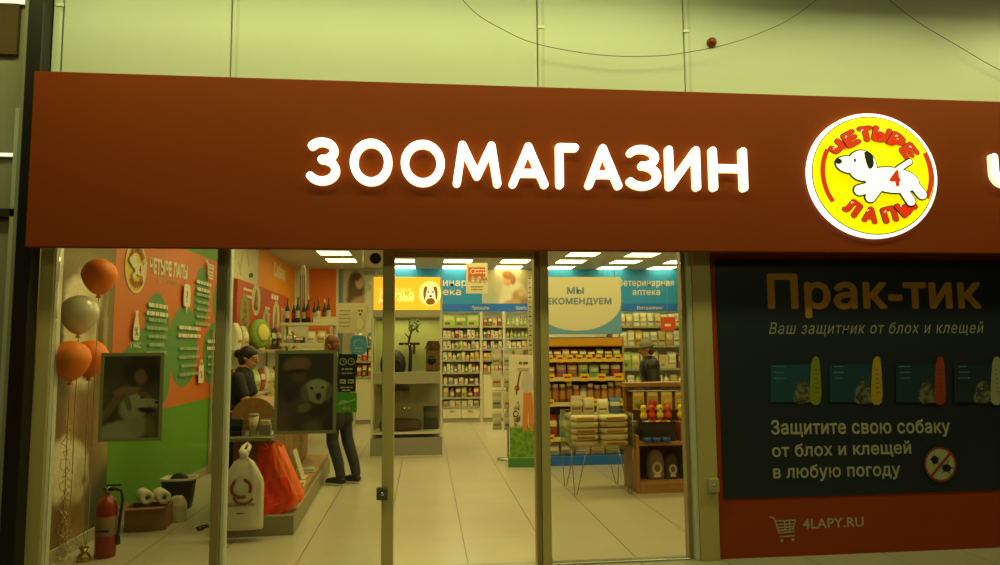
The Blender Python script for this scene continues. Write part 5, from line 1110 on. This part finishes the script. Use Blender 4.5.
def sleeve(sh, el, wr, g, frac=1.0, cuff=True):
    sh, el, wr = Vector(sh), Vector(el), Vector(wr)
    if frac <= 1: e = sh + (el - sh) * frac; return [('c', sh, .056 + g, e, .046 + g)]
    return [('c', sh, .056 + g, el, .044 + g), ('c', el, .044 + g, el + (wr - el) * .93, .034 + g)]
def person(label, loc, rz, hc, look, lean, armL, armR, ankL, ankR, kneeL, kneeR, top, bottom, shoes, hairf, sleeve_frac, coat=0, height=1.0, hat=None, hipz=.92, thumb=1, handdir=((0, -1, -.2), (0, -1, -.2)), sole='#cfc8b0', handup=((0, 0, 1), (0, 0, 1))):
    t = thing('person', label, 'person', loc, rz)
    hc = Vector(hc); HP, f, l, u = head(hc, look)
    sh = hc + Vector((0, .02, -.22)) - Vector(look) * .02; nk = hc + Vector((0, .02, -.13)); ch = Vector((0, lean * .55, 1.18)) if False else Vector((0, (sh.y) * .7, hipz + .30)); wa = Vector((0, sh.y * .35, hipz + .14))
    aL, aR = [Vector(x) for x in armL], [Vector(x) for x in armR]
    body = HP + [('c', sh + Vector((0, 0, .02)), .052, hc + Vector((0, .015, -.06)), .050), ('c', aL[0], .055, aR[0], .055), ('c', sh + Vector((0, 0, -.05)), .085, nk, .05),
        ('e', (ch + sh) / 2 + Vector((0, 0, 0)), (.145, .095, .19)), ('e', ch, (.14, .095, .15)), ('e', wa, (.125, .088, .13)), ('e', (0, 0, hipz + .01), (.15, .10, .11))] + arm(*aL) + arm(*aR) + hand(aL[2], handdir[0], handup[0], -thumb) + hand(aR[2], handdir[1], handup[1], thumb) + legs(hipz, ankL, ankR, kneeL, kneeR)
    link('body', fused(body, .0075, SKIN, 2), t)
    face_parts(hc, f, l, u, t)
    g = .016 + coat
    tp = [('c', aL[0], .062 + coat, aR[0], .062 + coat), ('e', (ch + sh) / 2, (.158 + coat, .108 + coat, .185)), ('e', ch, (.153 + coat, .108 + coat, .16)), ('e', wa, (.138 + coat, .102 + coat, .15)), ('c', sh + Vector((0, 0, -.06)), .09 + coat, sh + Vector((0, .005, .035)), .060 + coat * .5)] + sleeve(*aL, .012 + coat * .6, sleeve_frac) + sleeve(*aR, .012 + coat * .6, sleeve_frac)
    if coat: tp += [('c', (-.07, wa.y * .6, hipz + .06), .125, (-.075, .01, hipz - .22), .125), ('c', (.07, wa.y * .6, hipz + .06), .125, (.075, .01, hipz - .22), .125), ('c', sh + Vector((-.05, .02, .06)), .042, sh + Vector((.05, .02, .06)), .042), ('c', sh + Vector((-.05, -.03, .05)), .036, sh + Vector((.05, -.03, .05)), .036)]
    else: tp += [('e', (0, .0, hipz + .07), (.152, .108, .10))]
    o = link('jacket' if coat else 'shirt', fused(tp, .009, top), t)
    tr = [('e', (0, 0, hipz + .0), (.158, .112, .115))]
    for s_, an, kn in ((1, ankL, kneeL), (-1, ankR, kneeR)): tr += [('c', (s_ * .085, 0, hipz - .02), .096, kn, .068), ('c', kn, .072, (kn[0] * .3 + an[0] * .7, kn[1] * .3 + an[1] * .7 + .012, kn[2] * .4 + an[2] * .6), .064), ('c', (kn[0] * .3 + an[0] * .7, kn[1] * .3 + an[1] * .7 + .012, kn[2] * .4 + an[2] * .6), .064, (an[0], an[1] + .01, an[2] + .03), .056)]
    link('trousers', fused(tr, .009, bottom), t)
    for an in (ankL, ankR): shoe(t, an, shoes, sole)
    hairf(t, hc, f, l, u)
    return t
def hair_bun(t, c, f, l, u):
    M_ = mat('#1c120a', .5, 0, .2, 30)
    o = link('hair', fused([('e', c + u * .036 - f * .024, (.086, .098, .092)), ('e', c - f * .05 - u * .02, (.081, .064, .088)), ('c', c + u * .03 - l * .07 - f * .005, .02, c - u * .03 - l * .072 - f * .03, .02), ('c', c + u * .03 + l * .07 - f * .005, .02, c - u * .03 + l * .072 - f * .03, .02)], .008, M_), t)
    link('hair_bun', fused([('e', c - f * .125 + u * .015, (.05, .05, .048))], .008, M_), o)
def hair_short(t, c, f, l, u):
    M_ = mat('#6a3a1a', .5, 0, .25, 30)
    link('hair', fused([('e', c + u * .045 - f * .024, (.088, .092, .085)), ('e', c - f * .05 - u * .02, (.078, .055, .08)), ('c', c + u * .04 - l * .075 + f * .01, .02, c - u * .04 - l * .075 - f * .02, .018), ('c', c + u * .04 + l * .075 + f * .01, .02, c - u * .04 + l * .075 - f * .02, .018)], .008, M_), t)
def hair_hat(t, c, f, l, u):
    M_ = mat('#8a8672', .8, 0, .15, 40)
    link('hair', fused([('e', c - f * .05 - u * .03, (.078, .06, .07))], .008, mat('#4a3420', .6)), t)
    o = link('hat', fused([('e', c + u * .062 - f * .016, (.094, .10, .085)), ('c', c + u * .10 - f * .02, .06, c + u * .125 - f * .03, .05)], .008, M_), t)
    MB().tube([c + u * .038 + (f * math.cos(a) * .106 - f * .016 + l * math.sin(a) * .098) for a in [2 * math.pi * i / 24 for i in range(25)]], .017, mat('#7a765f', .85, 0, .2, 60), 8).build('brim', o)
# cashier behind the counter, right side towards the window
person('cashier in a black T-shirt with dark tied hair standing behind the counter', (-1.945, 7.55, 0), math.radians(90), (0, -.13, 1.50), (-.25, -.93, -.25), 0,
       ((.17, -.06, 1.30), (.21, -.16, 1.05), (.12, -.34, 1.08)), ((-.17, -.06, 1.30), (-.22, -.17, 1.04), (-.13, -.36, 1.09)), (.10, .10, .08), (-.10, .08, .08), (.10, .03, .48), (-.10, .02, .48),
       mat('#15130f', .7), mat('#1c1a18', .7), '#1a1712', hair_bun, .62)
# customer leaning on the counter
person('customer with short reddish hair in dark clothes leaning on the counter', (-1.035, 8.64, 0), math.radians(-122), (0, -.11, 1.625), (.1, -.95, -.28), 0,
       ((.18, -.04, 1.40), (.24, -.18, 1.16), (.12, -.34, .985)), ((-.18, -.04, 1.40), (-.24, -.18, 1.16), (-.10, -.35, .985)), (.085, .11, .08), (-.10, .19, .09), (.095, .0, .50), (-.11, .06, .50),
       mat('#1f1d18', .7), mat('#2a2c30', .8, 0, .1, 10), '#1d1a16', hair_short, 2, .006, hipz=.96)
# shopper in front of the back shelves
person('shopper in a dark coat and grey knitted hat before the back shelves', (PY(652, 380, 9.7).x, 9.7, 0), math.radians(-105), (0, -.07, 1.545), (.1, -.95, -.22), 0,
       ((.20, .0, 1.31), (.27, .03, 1.05), (.22, -.12, .84)), ((-.20, .0, 1.31), (-.27, .03, 1.05), (-.22, -.12, .84)), (.10, .0, .08), (-.10, .02, .08), (.10, -.02, .48), (-.10, -.01, .48),
       mat('#1d1b18', .5, 0, .15, 8), mat('#23211e', .8), '#1a1712', hair_hat, 2, .040, handdir=((0, -.5, -1), (0, -.5, -1)), handup=((1, 0, 0), (-1, 0, 0)))

# ================================================================== LEFT REAR: BOTTLE SHELF, POSTERS, WALL RACK
by = 12.0; b0, b1 = PY(280, 320, by).x, PY(334, 320, by).x; bz = [.45, 1.05, PY(310, 343, by).z, PY(310, 322.5, by).z]
t = thing('shelf_unit', 'open pale shelf unit with bottles on top behind the sales counter', 'shelf unit', ((b0 + b1) / 2, by, 0)); hw = (b1 - b0) / 2
for z in bz: MB().box((-hw, 0, z - .05), (hw, .4, z), mat('#cfc9ae', .45, 0, .03), .004).build('shelf', t)
for s_ in (-1, 1):
    for y in (.02, .36):
        m = MB(); zs_ = [0] + bz
        for a, b in zip(zs_, zs_[1:]): m.box((s_ * (hw - .05) - .02, y, a + (.0005 if a else 0)), (s_ * (hw - .05) + .02, y + .03, b - .0505), mat('#b8b294', .4), .003)
        m.build('leg', t)
for i in range(9):
    x = b0 + .10 + i * .085; hgt = [.42, .36, .44, .40, .46, .38, .43, .40, .45][i]; row = i % 2
    product('bottle', pmesh('bottle', .072, .072, hgt, '#2a2218', ['#c8c0a0', '#a83222', '#b8b090'][i % 3], ['#a83222', '#c8c0a0', '#8a2a1a'][i % 3]), (x, by + .09 + .12 * row, bz[3] + .0015), f'dark bottle, {ORD[i]} from the left on top of the shelf unit', 'bottle', 'bottles on the shelf unit')
o = thing('display_column', 'tall narrow striped display column on top of the shelf unit behind the bottles', 'display', (PY(302.5, 300, by + .33).x, by + .33, bz[3] + .0015)); zt_ = PY(302, 265, by + .33).z - bz[3]
MB().prism([(-.06, 0), (.06, 0), (.05, zt_ * .9), (.02, zt_), (-.02, zt_), (-.05, zt_ * .9)], (0, -.03, 0), (1, 0, 0), (0, 0, 1), (0, 1, 0), .06, mat('#b8ae8c', .5)).build('body', o)
m = MB()
for i, x in enumerate((-.032, .0, .032)): m.box((x - .007, -.033, .1), (x + .007, -.03, zt_ * .82), mat(['#7a4a2a', '#8a6a3a', '#6a3a22'][i], .5), 0)
m.build('stripes', o)
for i, (x, w_, h_, k_, c_, lab) in enumerate(((b0 + .15, .11, .14, 'carton', 'grey', 'grey carton at the left end of the middle board of the shelf unit'), (b0 + .31, .15, .10, 'carton', 'black', 'low black carton on the middle board of the shelf unit'), (b0 + .50, .14, .20, 'bag', 'white', 'white bag on the middle board of the shelf unit beside the carton'), (b0 + .67, .14, .22, 'bag', 'beige', 'beige bag on the middle board of the shelf unit at its far end'))):
    product('food_bag' if k_ == 'bag' else 'carton', pmesh(k_, w_, .14, h_, COLC[c_]), (x, by + .12, bz[2] + .0015), lab, 'food bag' if k_ == 'bag' else 'carton', 'goods on the shelf unit')
o = thing('white_box', 'long pale box lying across the right end of the shelf unit top', 'box', (b1 - .18, by - .0 + .085, bz[3] + .0015), .0); MB().box((-.17, -.08, 0), (.2, .02 - .045, .09), mat('#cfc8a8', .5), .005).box((-.172, -.082, .06), (.202, .022 - .045, .092), mat('#c4bb96', .5), .003).build('carton', o)
for i in range(4): product('food_bag', pmesh('bag', .17, .14, .28, COLC[['green', 'white', 'tan', 'beige'][i]]), (b0 + .14 + .2 * i, by + .15, bz[1] + .0015), f'{["green", "white", "tan", "beige"][i]} food bag, {ORD[i]} from the left on the second board of the shelf unit', 'food bag', 'goods on the shelf unit')
# white poster with a small dog, with a blue card under it
py = 10.9; a, b = PY(337.5, 333, py), PY(366.5, 303, py); dx = b.x - a.x; hz = b.z - a.z
t = thing('hanging_poster', 'white hanging poster with text lines and a small dog above the customer', 'poster', (a.x, py, a.z))
p = Print((a.x, py, a.z)); p.back(0, 0, dx, hz, .008, mat('#c6c0a2', .5, 0, .04)); LG = mat('#8f8a6c', .5)
p.lines(dx * .06, hz * .72, dx * .5, 5, hz * .13, .02, LG, False, 8)
p.blob([(dx * .66, hz * .1), (dx * .64, hz * .35), (dx * .70, hz * .52), (dx * .64, hz * .75), (dx * .72, hz * .9), (dx * .80, hz * .88), (dx * .88, hz * .9), (dx * .92, hz * .72), (dx * .86, hz * .52), (dx * .92, hz * .3), (dx * .9, hz * .1)], two_tone('#a8824a', '#cfc4a0', 14, .7, lo=.3, hi=.5), .004)
p.ell(dx * .74, hz * .74, .014, .016, BLACK, n=10); p.ell(dx * .84, hz * .74, .014, .016, BLACK, n=10); p.ell(dx * .79, hz * .62, .018, .014, BLACK, n=10); p.ell(dx * .78, hz * .3, .05, .09, mat('#d8d0b4', .6), n=16)
p.build('print', t).location = (0, 0, 0)
for x in (.06, dx - .06): MB().tube([(x, .004, hz), (x, .004, ZC - a.z)], .003, METAL, 6).build('cord', t)
a2, b2 = PY(350, 355, py - .02), PY(367, 335, py - .02); w_, h_ = b2.x - a2.x, b2.z - a2.z
o = thing('hanging_sign', 'rounded blue card hanging below the white dog poster', 'sign', ((a2.x + b2.x) / 2, py - .02, a2.z)); q_ = []
for i in range(24): an = 2 * math.pi * i / 24; q_.append((w_ / 2 * math.copysign(abs(math.cos(an)) ** .6, math.cos(an)), h_ / 2 + h_ / 2 * math.copysign(abs(math.sin(an)) ** .6, math.sin(an))))
MB().prism(q_, (0, 0, 0), (1, 0, 0), (0, 0, 1), (0, 1, 0), .012, mat('#3f86b4', .5, 0, .06, 6)).build('card', o)
p = Print((0, -.0005, 0)); p.ring(0, h_ * .55, .06, .07, mat('#8ab0b8', .5), 20, 320); p.lines(0, h_ * .3, w_ * .6, 2, .04, .015, mat('#8ab0b8', .5), True, 3); p.mb.build('print', o).location = (0, -.0005, 0)
MB().tube([(0, .006, h_), (0, .006, a.z - a2.z + .03)], .003, METAL, 6).build('cord', o)
# shelving left of the cabinet
x0, x1 = PY(354.5, 400, SHY).x, PY(373, 400, SHY).x + .25
zq = [PY(362, y, SHY).z for y in (346, 361, 376.5)]
shelving('pharmacy_shelving', 'white shelving against the back wall half hidden by the glass cabinet', x0, x1, zq, zq[-1], 2.35, doors=1)
for k, (z, cols) in enumerate(zip(zq, (['white', 'beige', 'blue', 'white', 'orange'], ['beige', 'red', 'white', 'orange', 'beige'], ['orange', 'brown', 'orange', 'white', 'yellow']))): shelf_row(SHY, z, x0 + .03, x1 - .03, 5, .28, ['bag', 'carton'], cols, f'the {["top", "middle", "lowest"][k]} shelf half hidden by the cabinet', G, rnd, .14)
# rack of goods along the left wall under the salmon board
t = thing('wall_rack', 'long goods rack along the left wall under the salmon board', 'rack', (XL + .04, 12.0, 0)); RK = mat('#b0a888', .5)
for z in (.30, .95, 1.58): MB().box((0, -2.4, z - .03), (.36, 2.4, z), RK, .003).build('shelf', t)
for y in (-2.42, -.8, .8, 2.42): MB().box((-.03, y - .018, 0), (.0 - .001, y + .018, 1.86), RK, .003).box((0.0, y - .01, .0), (.36, y + .01, .269), RK, .003).build('upright', t)
WG = 'goods on the left wall rack'
kk_ = [('brown', 'bag', .26, .38), ('tan', 'bag', .26, .34), ('green', 'bag', .3, .36), ('lime', 'bag', .3, .34), ('red', 'bag', .22, .34), ('white', 'bag', .22, .36), ('beige', 'bag', .24, .33), ('red', 'bag', .24, .36), ('brown', 'bag', .24, .34), ('white', 'bag', .24, .36), ('tan', 'bag', .24, .3), ('black', 'bag', .24, .36)]
for lev, z in enumerate((.95, 1.58)):
    y = 9.78; CUY = PX(263, 334, XL + .45).y
    for i, (c_, k_, w_, h_) in enumerate(kk_):
        cc = kk_[(i + lev * 5) % 12]
        if lev and abs(y - CUY) < .30: y += .37; continue
        product('food_bag', pmesh('bag', cc[2], .16, cc[3], COLC[cc[0]]), (XL + .26, y, z + .0015), f'{cc[0]} food bag, {ORD[i]} from the near end on the {["lower", "upper"][lev]} shelf under the salmon board', 'food bag', WG, math.radians(90)); y += .37
o = thing('pet_bed', 'round green and yellow pet cushion propped on the rack behind the cashier', 'cushion', (XL + .47, PX(263, 334, XL + .45).y, 1.5815)); o.location.x = XL + .33
MB().lathe([(0, 0), (.17, 0), (.21, .03), (.21, .09), (.17, .12), (0, .12)], mat('#7a9a2c', .7, 0, .2, 6), (.03, 0, .225), 28, (1, -.5, .15)).build('cushion', o); MB().lathe([(0, .121), (.12, .121), (.13, .125), (.10, .14), (0, .145)], mat('#d0c468', .6, 0, .15, 8), (.03, 0, .225), 24, (1, -.5, .15)).build('centre', o)
# small yellow bag hanging next to the cashier
o = thing('carrier_bag', 'small yellowish bag standing on the counter beside the cashier', 'bag', (-1.60, 7.92, TP)); link('body', pmesh('bag', .17, .12, .34, '#c8b45a', '#d8cc8c', '#8a9a3a'), o); MB().tube([(-.03, 0, .335), (-.025, 0, .39), (0, 0, .41), (.025, 0, .39), (.03, 0, .335)], .005, mat('#b8a44a', .5)).build('handle', o)

# ================================================================== BY THE LEFT WALL
# balloons on ribbons tied to a foil weight
wp = Vector((-2.58, 5.80, 0)); wt = thing('balloon_weight', 'small crinkled gold foil weight on the floor holding the balloon ribbons', 'weight', (wp.x, wp.y, 0))
b_ = MB().lathe([(0, 0), (.05, 0), (.045, .04), (.02, .07), (.035, .10), (0, .085)], mat('#b89a40', .25, .9, .1, 20), n=14); b_.build('body', wt)
BO = mat((.95, .22, .008), .5, 0, .02, 3, 0, 0); BW_ = mat('#d8ceae', .3, 0, .03, 3, 0, .4)
def balloon(px_, py_, Y, r_, M_, lab, k):
    c = PY(px_, py_, Y); t = thing('balloon', lab, 'balloon', (c.x, Y, c.z - r_ * 1.35), 0, 'balloons'); prof = []
    for i in range(17): a = math.pi * i / 16; prof.append((r_ * math.sin(a) * (1 - .20 * (math.cos(a) > 0) * math.cos(a) - .0) if 0 < i < 16 else 0, r_ * 1.35 - r_ * (1.22 if math.cos(a) > 0 else 1.0) * math.cos(a)))
    MB().lathe(prof, M_, n=32).build('skin', t)
    z0 = r_ * .13; MB().lathe([(.004, z0 + .012), (.012, z0), (.022, z0 - .022), (.0, z0 - .015)], M_, n=12).build('knot', t)
    ex, ey = ((.012, .0), (0, -.012), (-.012, -.006), (.004, .014))[k]; base = Vector((wp.x + ex - c.x, wp.y + ey - Y, .104 - t.location.z)); pts = []; drop = .28 - t.location.z
    for i in range(26):
        s = i / 25
        if s < .5: q_ = Vector((0, 0, z0 - .02)).lerp(Vector((0, 0, drop)), s / .5)
        else: q_ = Vector((0, 0, drop)).lerp(base, (s - .5) / .5)
        pts.append((q_.x, q_.y + .004 * math.sin(s * 22) * math.sin(math.pi * s), q_.z))
    MB().tube(pts, .0035, mat('#b8a878', .3, .4), 5).build('ribbon', t)
    return t
balloon(99.5, 275, 5.69, .127, BO, 'topmost orange balloon, floating above the white one', 0)
balloon(79.5, 313, 5.58, .134, BW_, 'white balloon between the orange ones', 1)
third = balloon(71, 359, 5.40, .132, BO, 'orange balloon lowest and nearest the window frame', 2)
balloon(90, 357, 5.80, .132, BO, 'orange balloon partly hidden behind the lowest orange one', 3)
# tinsel streamers on the ribbons
r_ = random.Random(9); m = MB(); FM = mat('#c8b070', .25, .8, .1, 20)
for k in range(7):
    pts = []; x_, y_ = r_.uniform(-.03, .03), r_.uniform(-.03, .03)
    for i in range(40): s = i / 39; pts.append((x_ +   .022 * math.cos(i * 1.1 + k), y_ + .022 * math.sin(i * 1.1 + k), .004 + s * r_.uniform(.34, .36) * (1 + k % 3)))
    m.tube(pts, .0022, FM, 4)
tag(m.build('foil_streamer', third, (0, 0, .05 - third.location.z)), 'curly gold foil streamer')
# fire extinguisher
e = PZ(105, 556.5, 0); t = thing('fire_extinguisher', 'red fire extinguisher standing on the floor by the left wall', 'fire extinguisher', (e.x, e.y, 0)); RX = mat('#8a1c10', .3, 0, .04, 6)
MB().lathe([(0, .0), (.072, 0), (.076, .012), (.076, .37), (.066, .42), (.035, .455), (.024, .46), (.024, .475), (0, .475)], RX, n=28).build('cylinder', t)
MB().lathe([(.0770, .17), (.0775, .171), (.0775, .31), (.0770, .311)], mat('#8a6a48', .5), n=28).box((-.05, -.0785, .20), (.05, -.076, .215), BLACK, 0).build('label', t)
v_ = MB().cyl((0, 0, .476), (0, 0, .53), .02, METAL).box((-.025, -.018, .50), (.06, .018, .525), BLACK, .004).box((-.01, -.012, .535), (.10, .012, .548), BLACK, .004); v_.build('valve', t)
MB().tube([(.05, 0, .512), (.10, .0, .50), (.115, 0, .43), (.10, 0, .30), (.092, 0, .18)], .011, BLACK, 10).cyl((.092, 0, .18), (.092, 0, .09), .012, BLACK, .018).build('hose', t)
# cardboard box with paper rolls
e = PZ(141, 531, 0); KB = mat('#8a6430', .7, 0, .08, 6); bx = thing('cardboard_box', 'open brown cardboard box on the floor by the left wall', 'box', (e.x + .02, e.y + .12, 0), math.radians(6)); m = MB()
m.box((-.17, -.13, .0), (.17, .13, .008), KB, .002).box((-.17, -.13, .0085), (.17, -.123, .2), KB, .002).box((-.17, .123, .0085), (.17, .13, .2), KB, .002).box((-.17, -.1225, .0085), (-.163, .1225, .2), KB, .002).box((.163, -.1225, .0085), (.17, .1225, .2), KB, .002); m.build('carton', bx)
MB().box((-.168, -.215, .201), (.168, -.125, .206), KB, .001, 1, None).build('flap', bx); MB().box((-.25, -.12, .201), (-.165, .12, .206), KB, .001).build('flap', bx)
for i, (dx_, dz_, ax) in enumerate(((-.045, .25, (.52, -.82, .0)), (.10, .245, (.52, -.82, .0)))):
    ax = Vector(ax).normalized(); o = thing('paper_roll', ['white paper roll with a green core lying across the open box', 'white paper roll lying beside the other roll on the open box'][i], 'paper roll', (bx.location.x + dx_, bx.location.y, .208), 0, 'paper rolls on the box')
    MB().lathe([(.02, -.11), (.055, -.11), (.058, -.105), (.058, .105), (.055, .11), (.02, .11), (.02, -.11)], mat('#cfc9ae', .6, 0, .04), (0, 0, .07), 24, ax).build('paper', o); MB().lathe([(.014, -.112), (.0195, -.112), (.0195, .112), (.014, .112), (.014, -.112)], mat('#5a8a4a', .6), (0, 0, .07), 16, ax).build('core', o)
e = PZ(161, 523, 0); soft_bag('plastic_bag', 'small crumpled clear white plastic bag on the floor between box and basket', (e.x + .11, e.y + .08, .001), .17, .22, .16, mat('#b8b090', .3, 0, .1, 10), 8, False, top=.5)
# black basket with white liner
e = PZ(174, 510.5, 0); t = thing('waste_basket', 'black waste basket with a white liner on the floor by the green wall', 'basket', (e.x, e.y + .12, 0)); BKM = mat('#161410', .5)
def ro(w_, d_, z): return [(w_ / 2 * math.copysign(abs(math.cos(a)) ** .45, math.cos(a)), d_ / 2 * math.copysign(abs(math.sin(a)) ** .45, math.sin(a)), z) for a in [2 * math.pi * i / 32 for i in range(32)]]
def loft(rings, m_, cap=True):
    n = len(rings[0]); vs = [v for r_ in rings for v in r_]; fs = [[j * n + i, j * n + (i + 1) % n, (j + 1) * n + (i + 1) % n, (j + 1) * n + i] for j in range(len(rings) - 1) for i in range(n)]
    if cap: fs.append(list(range(n))[::-1])
    return MB().add(vs, fs, m_, True)
loft([ro(.24, .17, 0), ro(.26, .18, .06), ro(.31, .22, .28), ro(.33, .235, .285), ro(.33, .235, .30), ro(.30, .21, .30), ro(.25, .17, .05), ro(.2, .1, .045)], BKM).build('bucket', t)
loft([ro(.352, .257, .20), ro(.34, .245, .292), ro(.335, .24, .306), ro(.295, .205, .304), ro(.26, .18, .12)], mat('#c8c2ac', .4, 0, .06, 8), False).build('liner', t) if False else loft([ro(.338, .243, .282), ro(.34, .245, .300), ro(.33, .236, .306), ro(.298, .208, .302), ro(.27, .185, .16)], mat('#c8c2ac', .4, 0, .06, 8), False).build('liner', t)
loft([ro(.12, .08, .2), ro(.16, .1, .30), ro(.10, .07, .335), ro(.02, .02, .345)], mat('#1c1a16', .6, 0, .1, 10)).build('rubbish', t)
# cable on the floor
q_ = [PZ(x, y, .006) for x, y in ((196, 528), (201, 526), (208, 524.5), (203, 529), (198, 530.5), (197, 529), (204, 527.5), (209, 526.5))]
tag(MB().tube(q_, .006, BLACK, 6).build('cable_loop'), 'short black cable loop lying on the floor tiles behind the left mullion', 'cable')

# ================================================================== ON THE GLASS
gp = Y0 + .0555
FRM = mat('#7d764e', .5, 0, .05, 4); DKP = two_tone('#1c1810', '#2a2418', 5, .5)
def gposter(label, x0, y0, x1, y1, base, blobs):
    """blobs in pixels of the photograph, turned into metres on the poster"""
    a, b = PY(x0, y1, gp), PY(x1, y0, gp); p = Print((a.x, gp, a.z)); p.back(0, 0, b.x - a.x, b.z - a.z, .004, FRM)
    W_, H_ = b.x - a.x, b.z - a.z; k_ = gp / F * 1.0; B = []
    for (x, y, dx, dy, rot, col, soft) in blobs: u, v = p.uv(PY(x, y, gp)); B.append((u, v, dx * k_, dy * k_, rot, col, soft))
    p.rect(.024, .024, W_ - .024, H_ - .024, photo_mat(base, B, 'XZ', .010, 28, .12, 120)); return tag(p.build('window_poster'), label, 'poster')
gposter('dark framed photo poster of a hand stroking a dog on the first window', 97.5, 352.5, 164.5, 442, '#3c3222', [
    (142, 370, 18, 17, 0, '#2a1c12', .4), (141, 377, 6, 8, 0, '#6e4c34', .4), (153, 371, 7, 11, 20, '#1e140c', .5), (111, 386, 9, 9, 0, '#463c28', .5), (104, 398, 6, 10, 0, '#57452e', .5), (148, 418, 16, 24, 0, '#4a3c24', .6),
    (133, 408, 13, 14, -20, '#8a8262', .3), (140, 401, 12, 7, -8, '#948b69', .3), (152, 403, 7, 4.5, -5, '#8a8060', .35), (113, 404, 4.5, 22, -32, '#6c4f34', .3), (127, 391, 14, 4, 8, '#755639', .35), (145, 395, 7, 3, -18, '#66482e', .4),
    (120, 432, 22, 11, 5, '#8f8766', .3), (138, 426, 10, 10, 0, '#80775a', .4), (146, 410, 8, 3, -5, '#17110b', .4), (156.5, 402.5, 2.2, 1.8, 0, '#120e09', .4), (142, 397.5, 2.2, 1, 0, '#1c150d', .4), (150, 428, 5, 10, 10, '#64522a', .5), (128, 403, 3, 9, 15, '#5e563c', .5)])
gposter('dark framed photo poster of a person hugging a puppy on the second window', 273.5, 350, 337, 434.5, '#2e2619', [
    (292, 415, 19, 28, 0, '#4e3624', .4), (284, 425, 10, 14, 0, '#5a402c', .5), (308, 420, 20, 16, 0, '#402e1e', .5), (297, 382, 11, 13, 0, '#38261a', .35), (299, 376, 8, 7, 0, '#553824', .5), (297, 365, 14, 8.5, 8, '#6a4a36', .3), (295, 371.5, 12, 2.4, 5, '#1c130c', .5), (290, 395, 9, 8, 0, '#2c1e14', .5),
    (317, 391, 14, 11.5, 0, '#837a58', .28), (318, 385, 10, 6, 0, '#8e8562', .4), (305, 394, 4, 9, 12, '#5a5138', .45), (329, 392, 3.5, 9, -10, '#5a5138', .45), (318, 399, 6, 5, 0, '#7c7352', .4), (318.5, 396, 3.4, 3.6, 0, '#15100a', .4), (311.5, 388, 1.7, 1.5, 0, '#140f0a', .4), (322.5, 387.5, 1.7, 1.5, 0, '#140f0a', .4),
    (316, 411, 13, 6, 0, '#2c2216', .5), (312, 427, 10, 7, 0, '#524a34', .4), (304, 408, 7, 5, 20, '#6a563c', .5), (330, 423, 6, 9, 0, '#241b12', .5)])
def sticker(label, x0, y0, x1, y1, m_, fn, name='window_sticker'):
    a, b = PY(x0, y1, gp + .0025), PY(x1, y0, gp + .0025); p = Print((a.x, gp + .0025, a.z), step=.0003); p.back(0, 0, b.x - a.x, b.z - a.z, .0015, m_); fn(p, b.x - a.x, b.z - a.z); return tag(p.build(name), label, 'sticker')
IC = mat('#a8a080', .5)
def icons(p, w_, h_):
    for i in range(2):
        p.ring(w_ * (.27 + .46 * i), h_ * .80, .020, .026, IC); p.strokes([[(w_ * (.27 + .46 * i), h_ * .80), (w_ * (.27 + .46 * i), h_ * .80 + .014)], [(w_ * (.27 + .46 * i), h_ * .80), (w_ * (.27 + .46 * i) + .010, h_ * .80)]], .004, IC)
        p.rect(w_ * (.1 + .46 * i), h_ * .22, w_ * (.44 + .46 * i), h_ * .33, IC); p.rect(w_ * (.14 + .46 * i), h_ * .26, w_ * (.36 + .46 * i), h_ * .29, BLACK)
    p.lines(w_ / 2, h_ * .58, w_ * .8, 2, .03, .012, IC, True, 4); p.rect(0, h_ * .49, w_, h_ * .505, mat('#6a664a', .5)); p.lines(w_ / 2, h_ * .1, w_ * .8, 2, .02, .01, IC, True, 6)
sticker('black notice with pale clock and card symbols on the second window', 338, 354, 356, 392, mat('#14130e', .5), icons)
def greenc(p, w_, h_): p.blob([(w_ * .1, h_ * .4), (w_ * .3, h_ * .62), (w_ * .6, h_ * .58), (w_ * .9, h_ * .7), (w_ * .9, h_ * .62), (w_ * .5, h_ * .48)], mat('#9aa860', .5)); p.ell(w_ * .42, h_ * .2, .014, .012, IC, n=12); p.ell(w_ * .62, h_ * .2, .014, .012, mat('#b87a30', .5), n=12)
sticker('green card sticker below the black notice on the second window', 336, 392.5, 357, 412.5, mat('#4a8a1c', .5, 0, .05), greenc)
c = PY(375.5, 258.5, gp + .0025); p = Print((c.x, gp + .0025, c.z), step=.0003); rr = .042
p.ell(0, 0, rr, rr, mat('#4a3a1c', .5), n=32); p.ring(0, 0, rr * .82, rr * .9, mat('#7a6a3a', .5)); p.lines(0, .004, .05, 2, .012, .006, mat('#7a6a3a', .5), True, 4)
p.mb.prism([(rr * math.cos(2 * math.pi * i / 32), rr * math.sin(2 * math.pi * i / 32)) for i in range(32)], (0, 0, 0), (1, 0, 0), (0, 0, 1), (0, 1, 0), .0015, mat('#4a3a1c', .5))
tag(p.build('window_sticker'), 'small round brown sticker high on the second window beside the door stile', 'sticker')
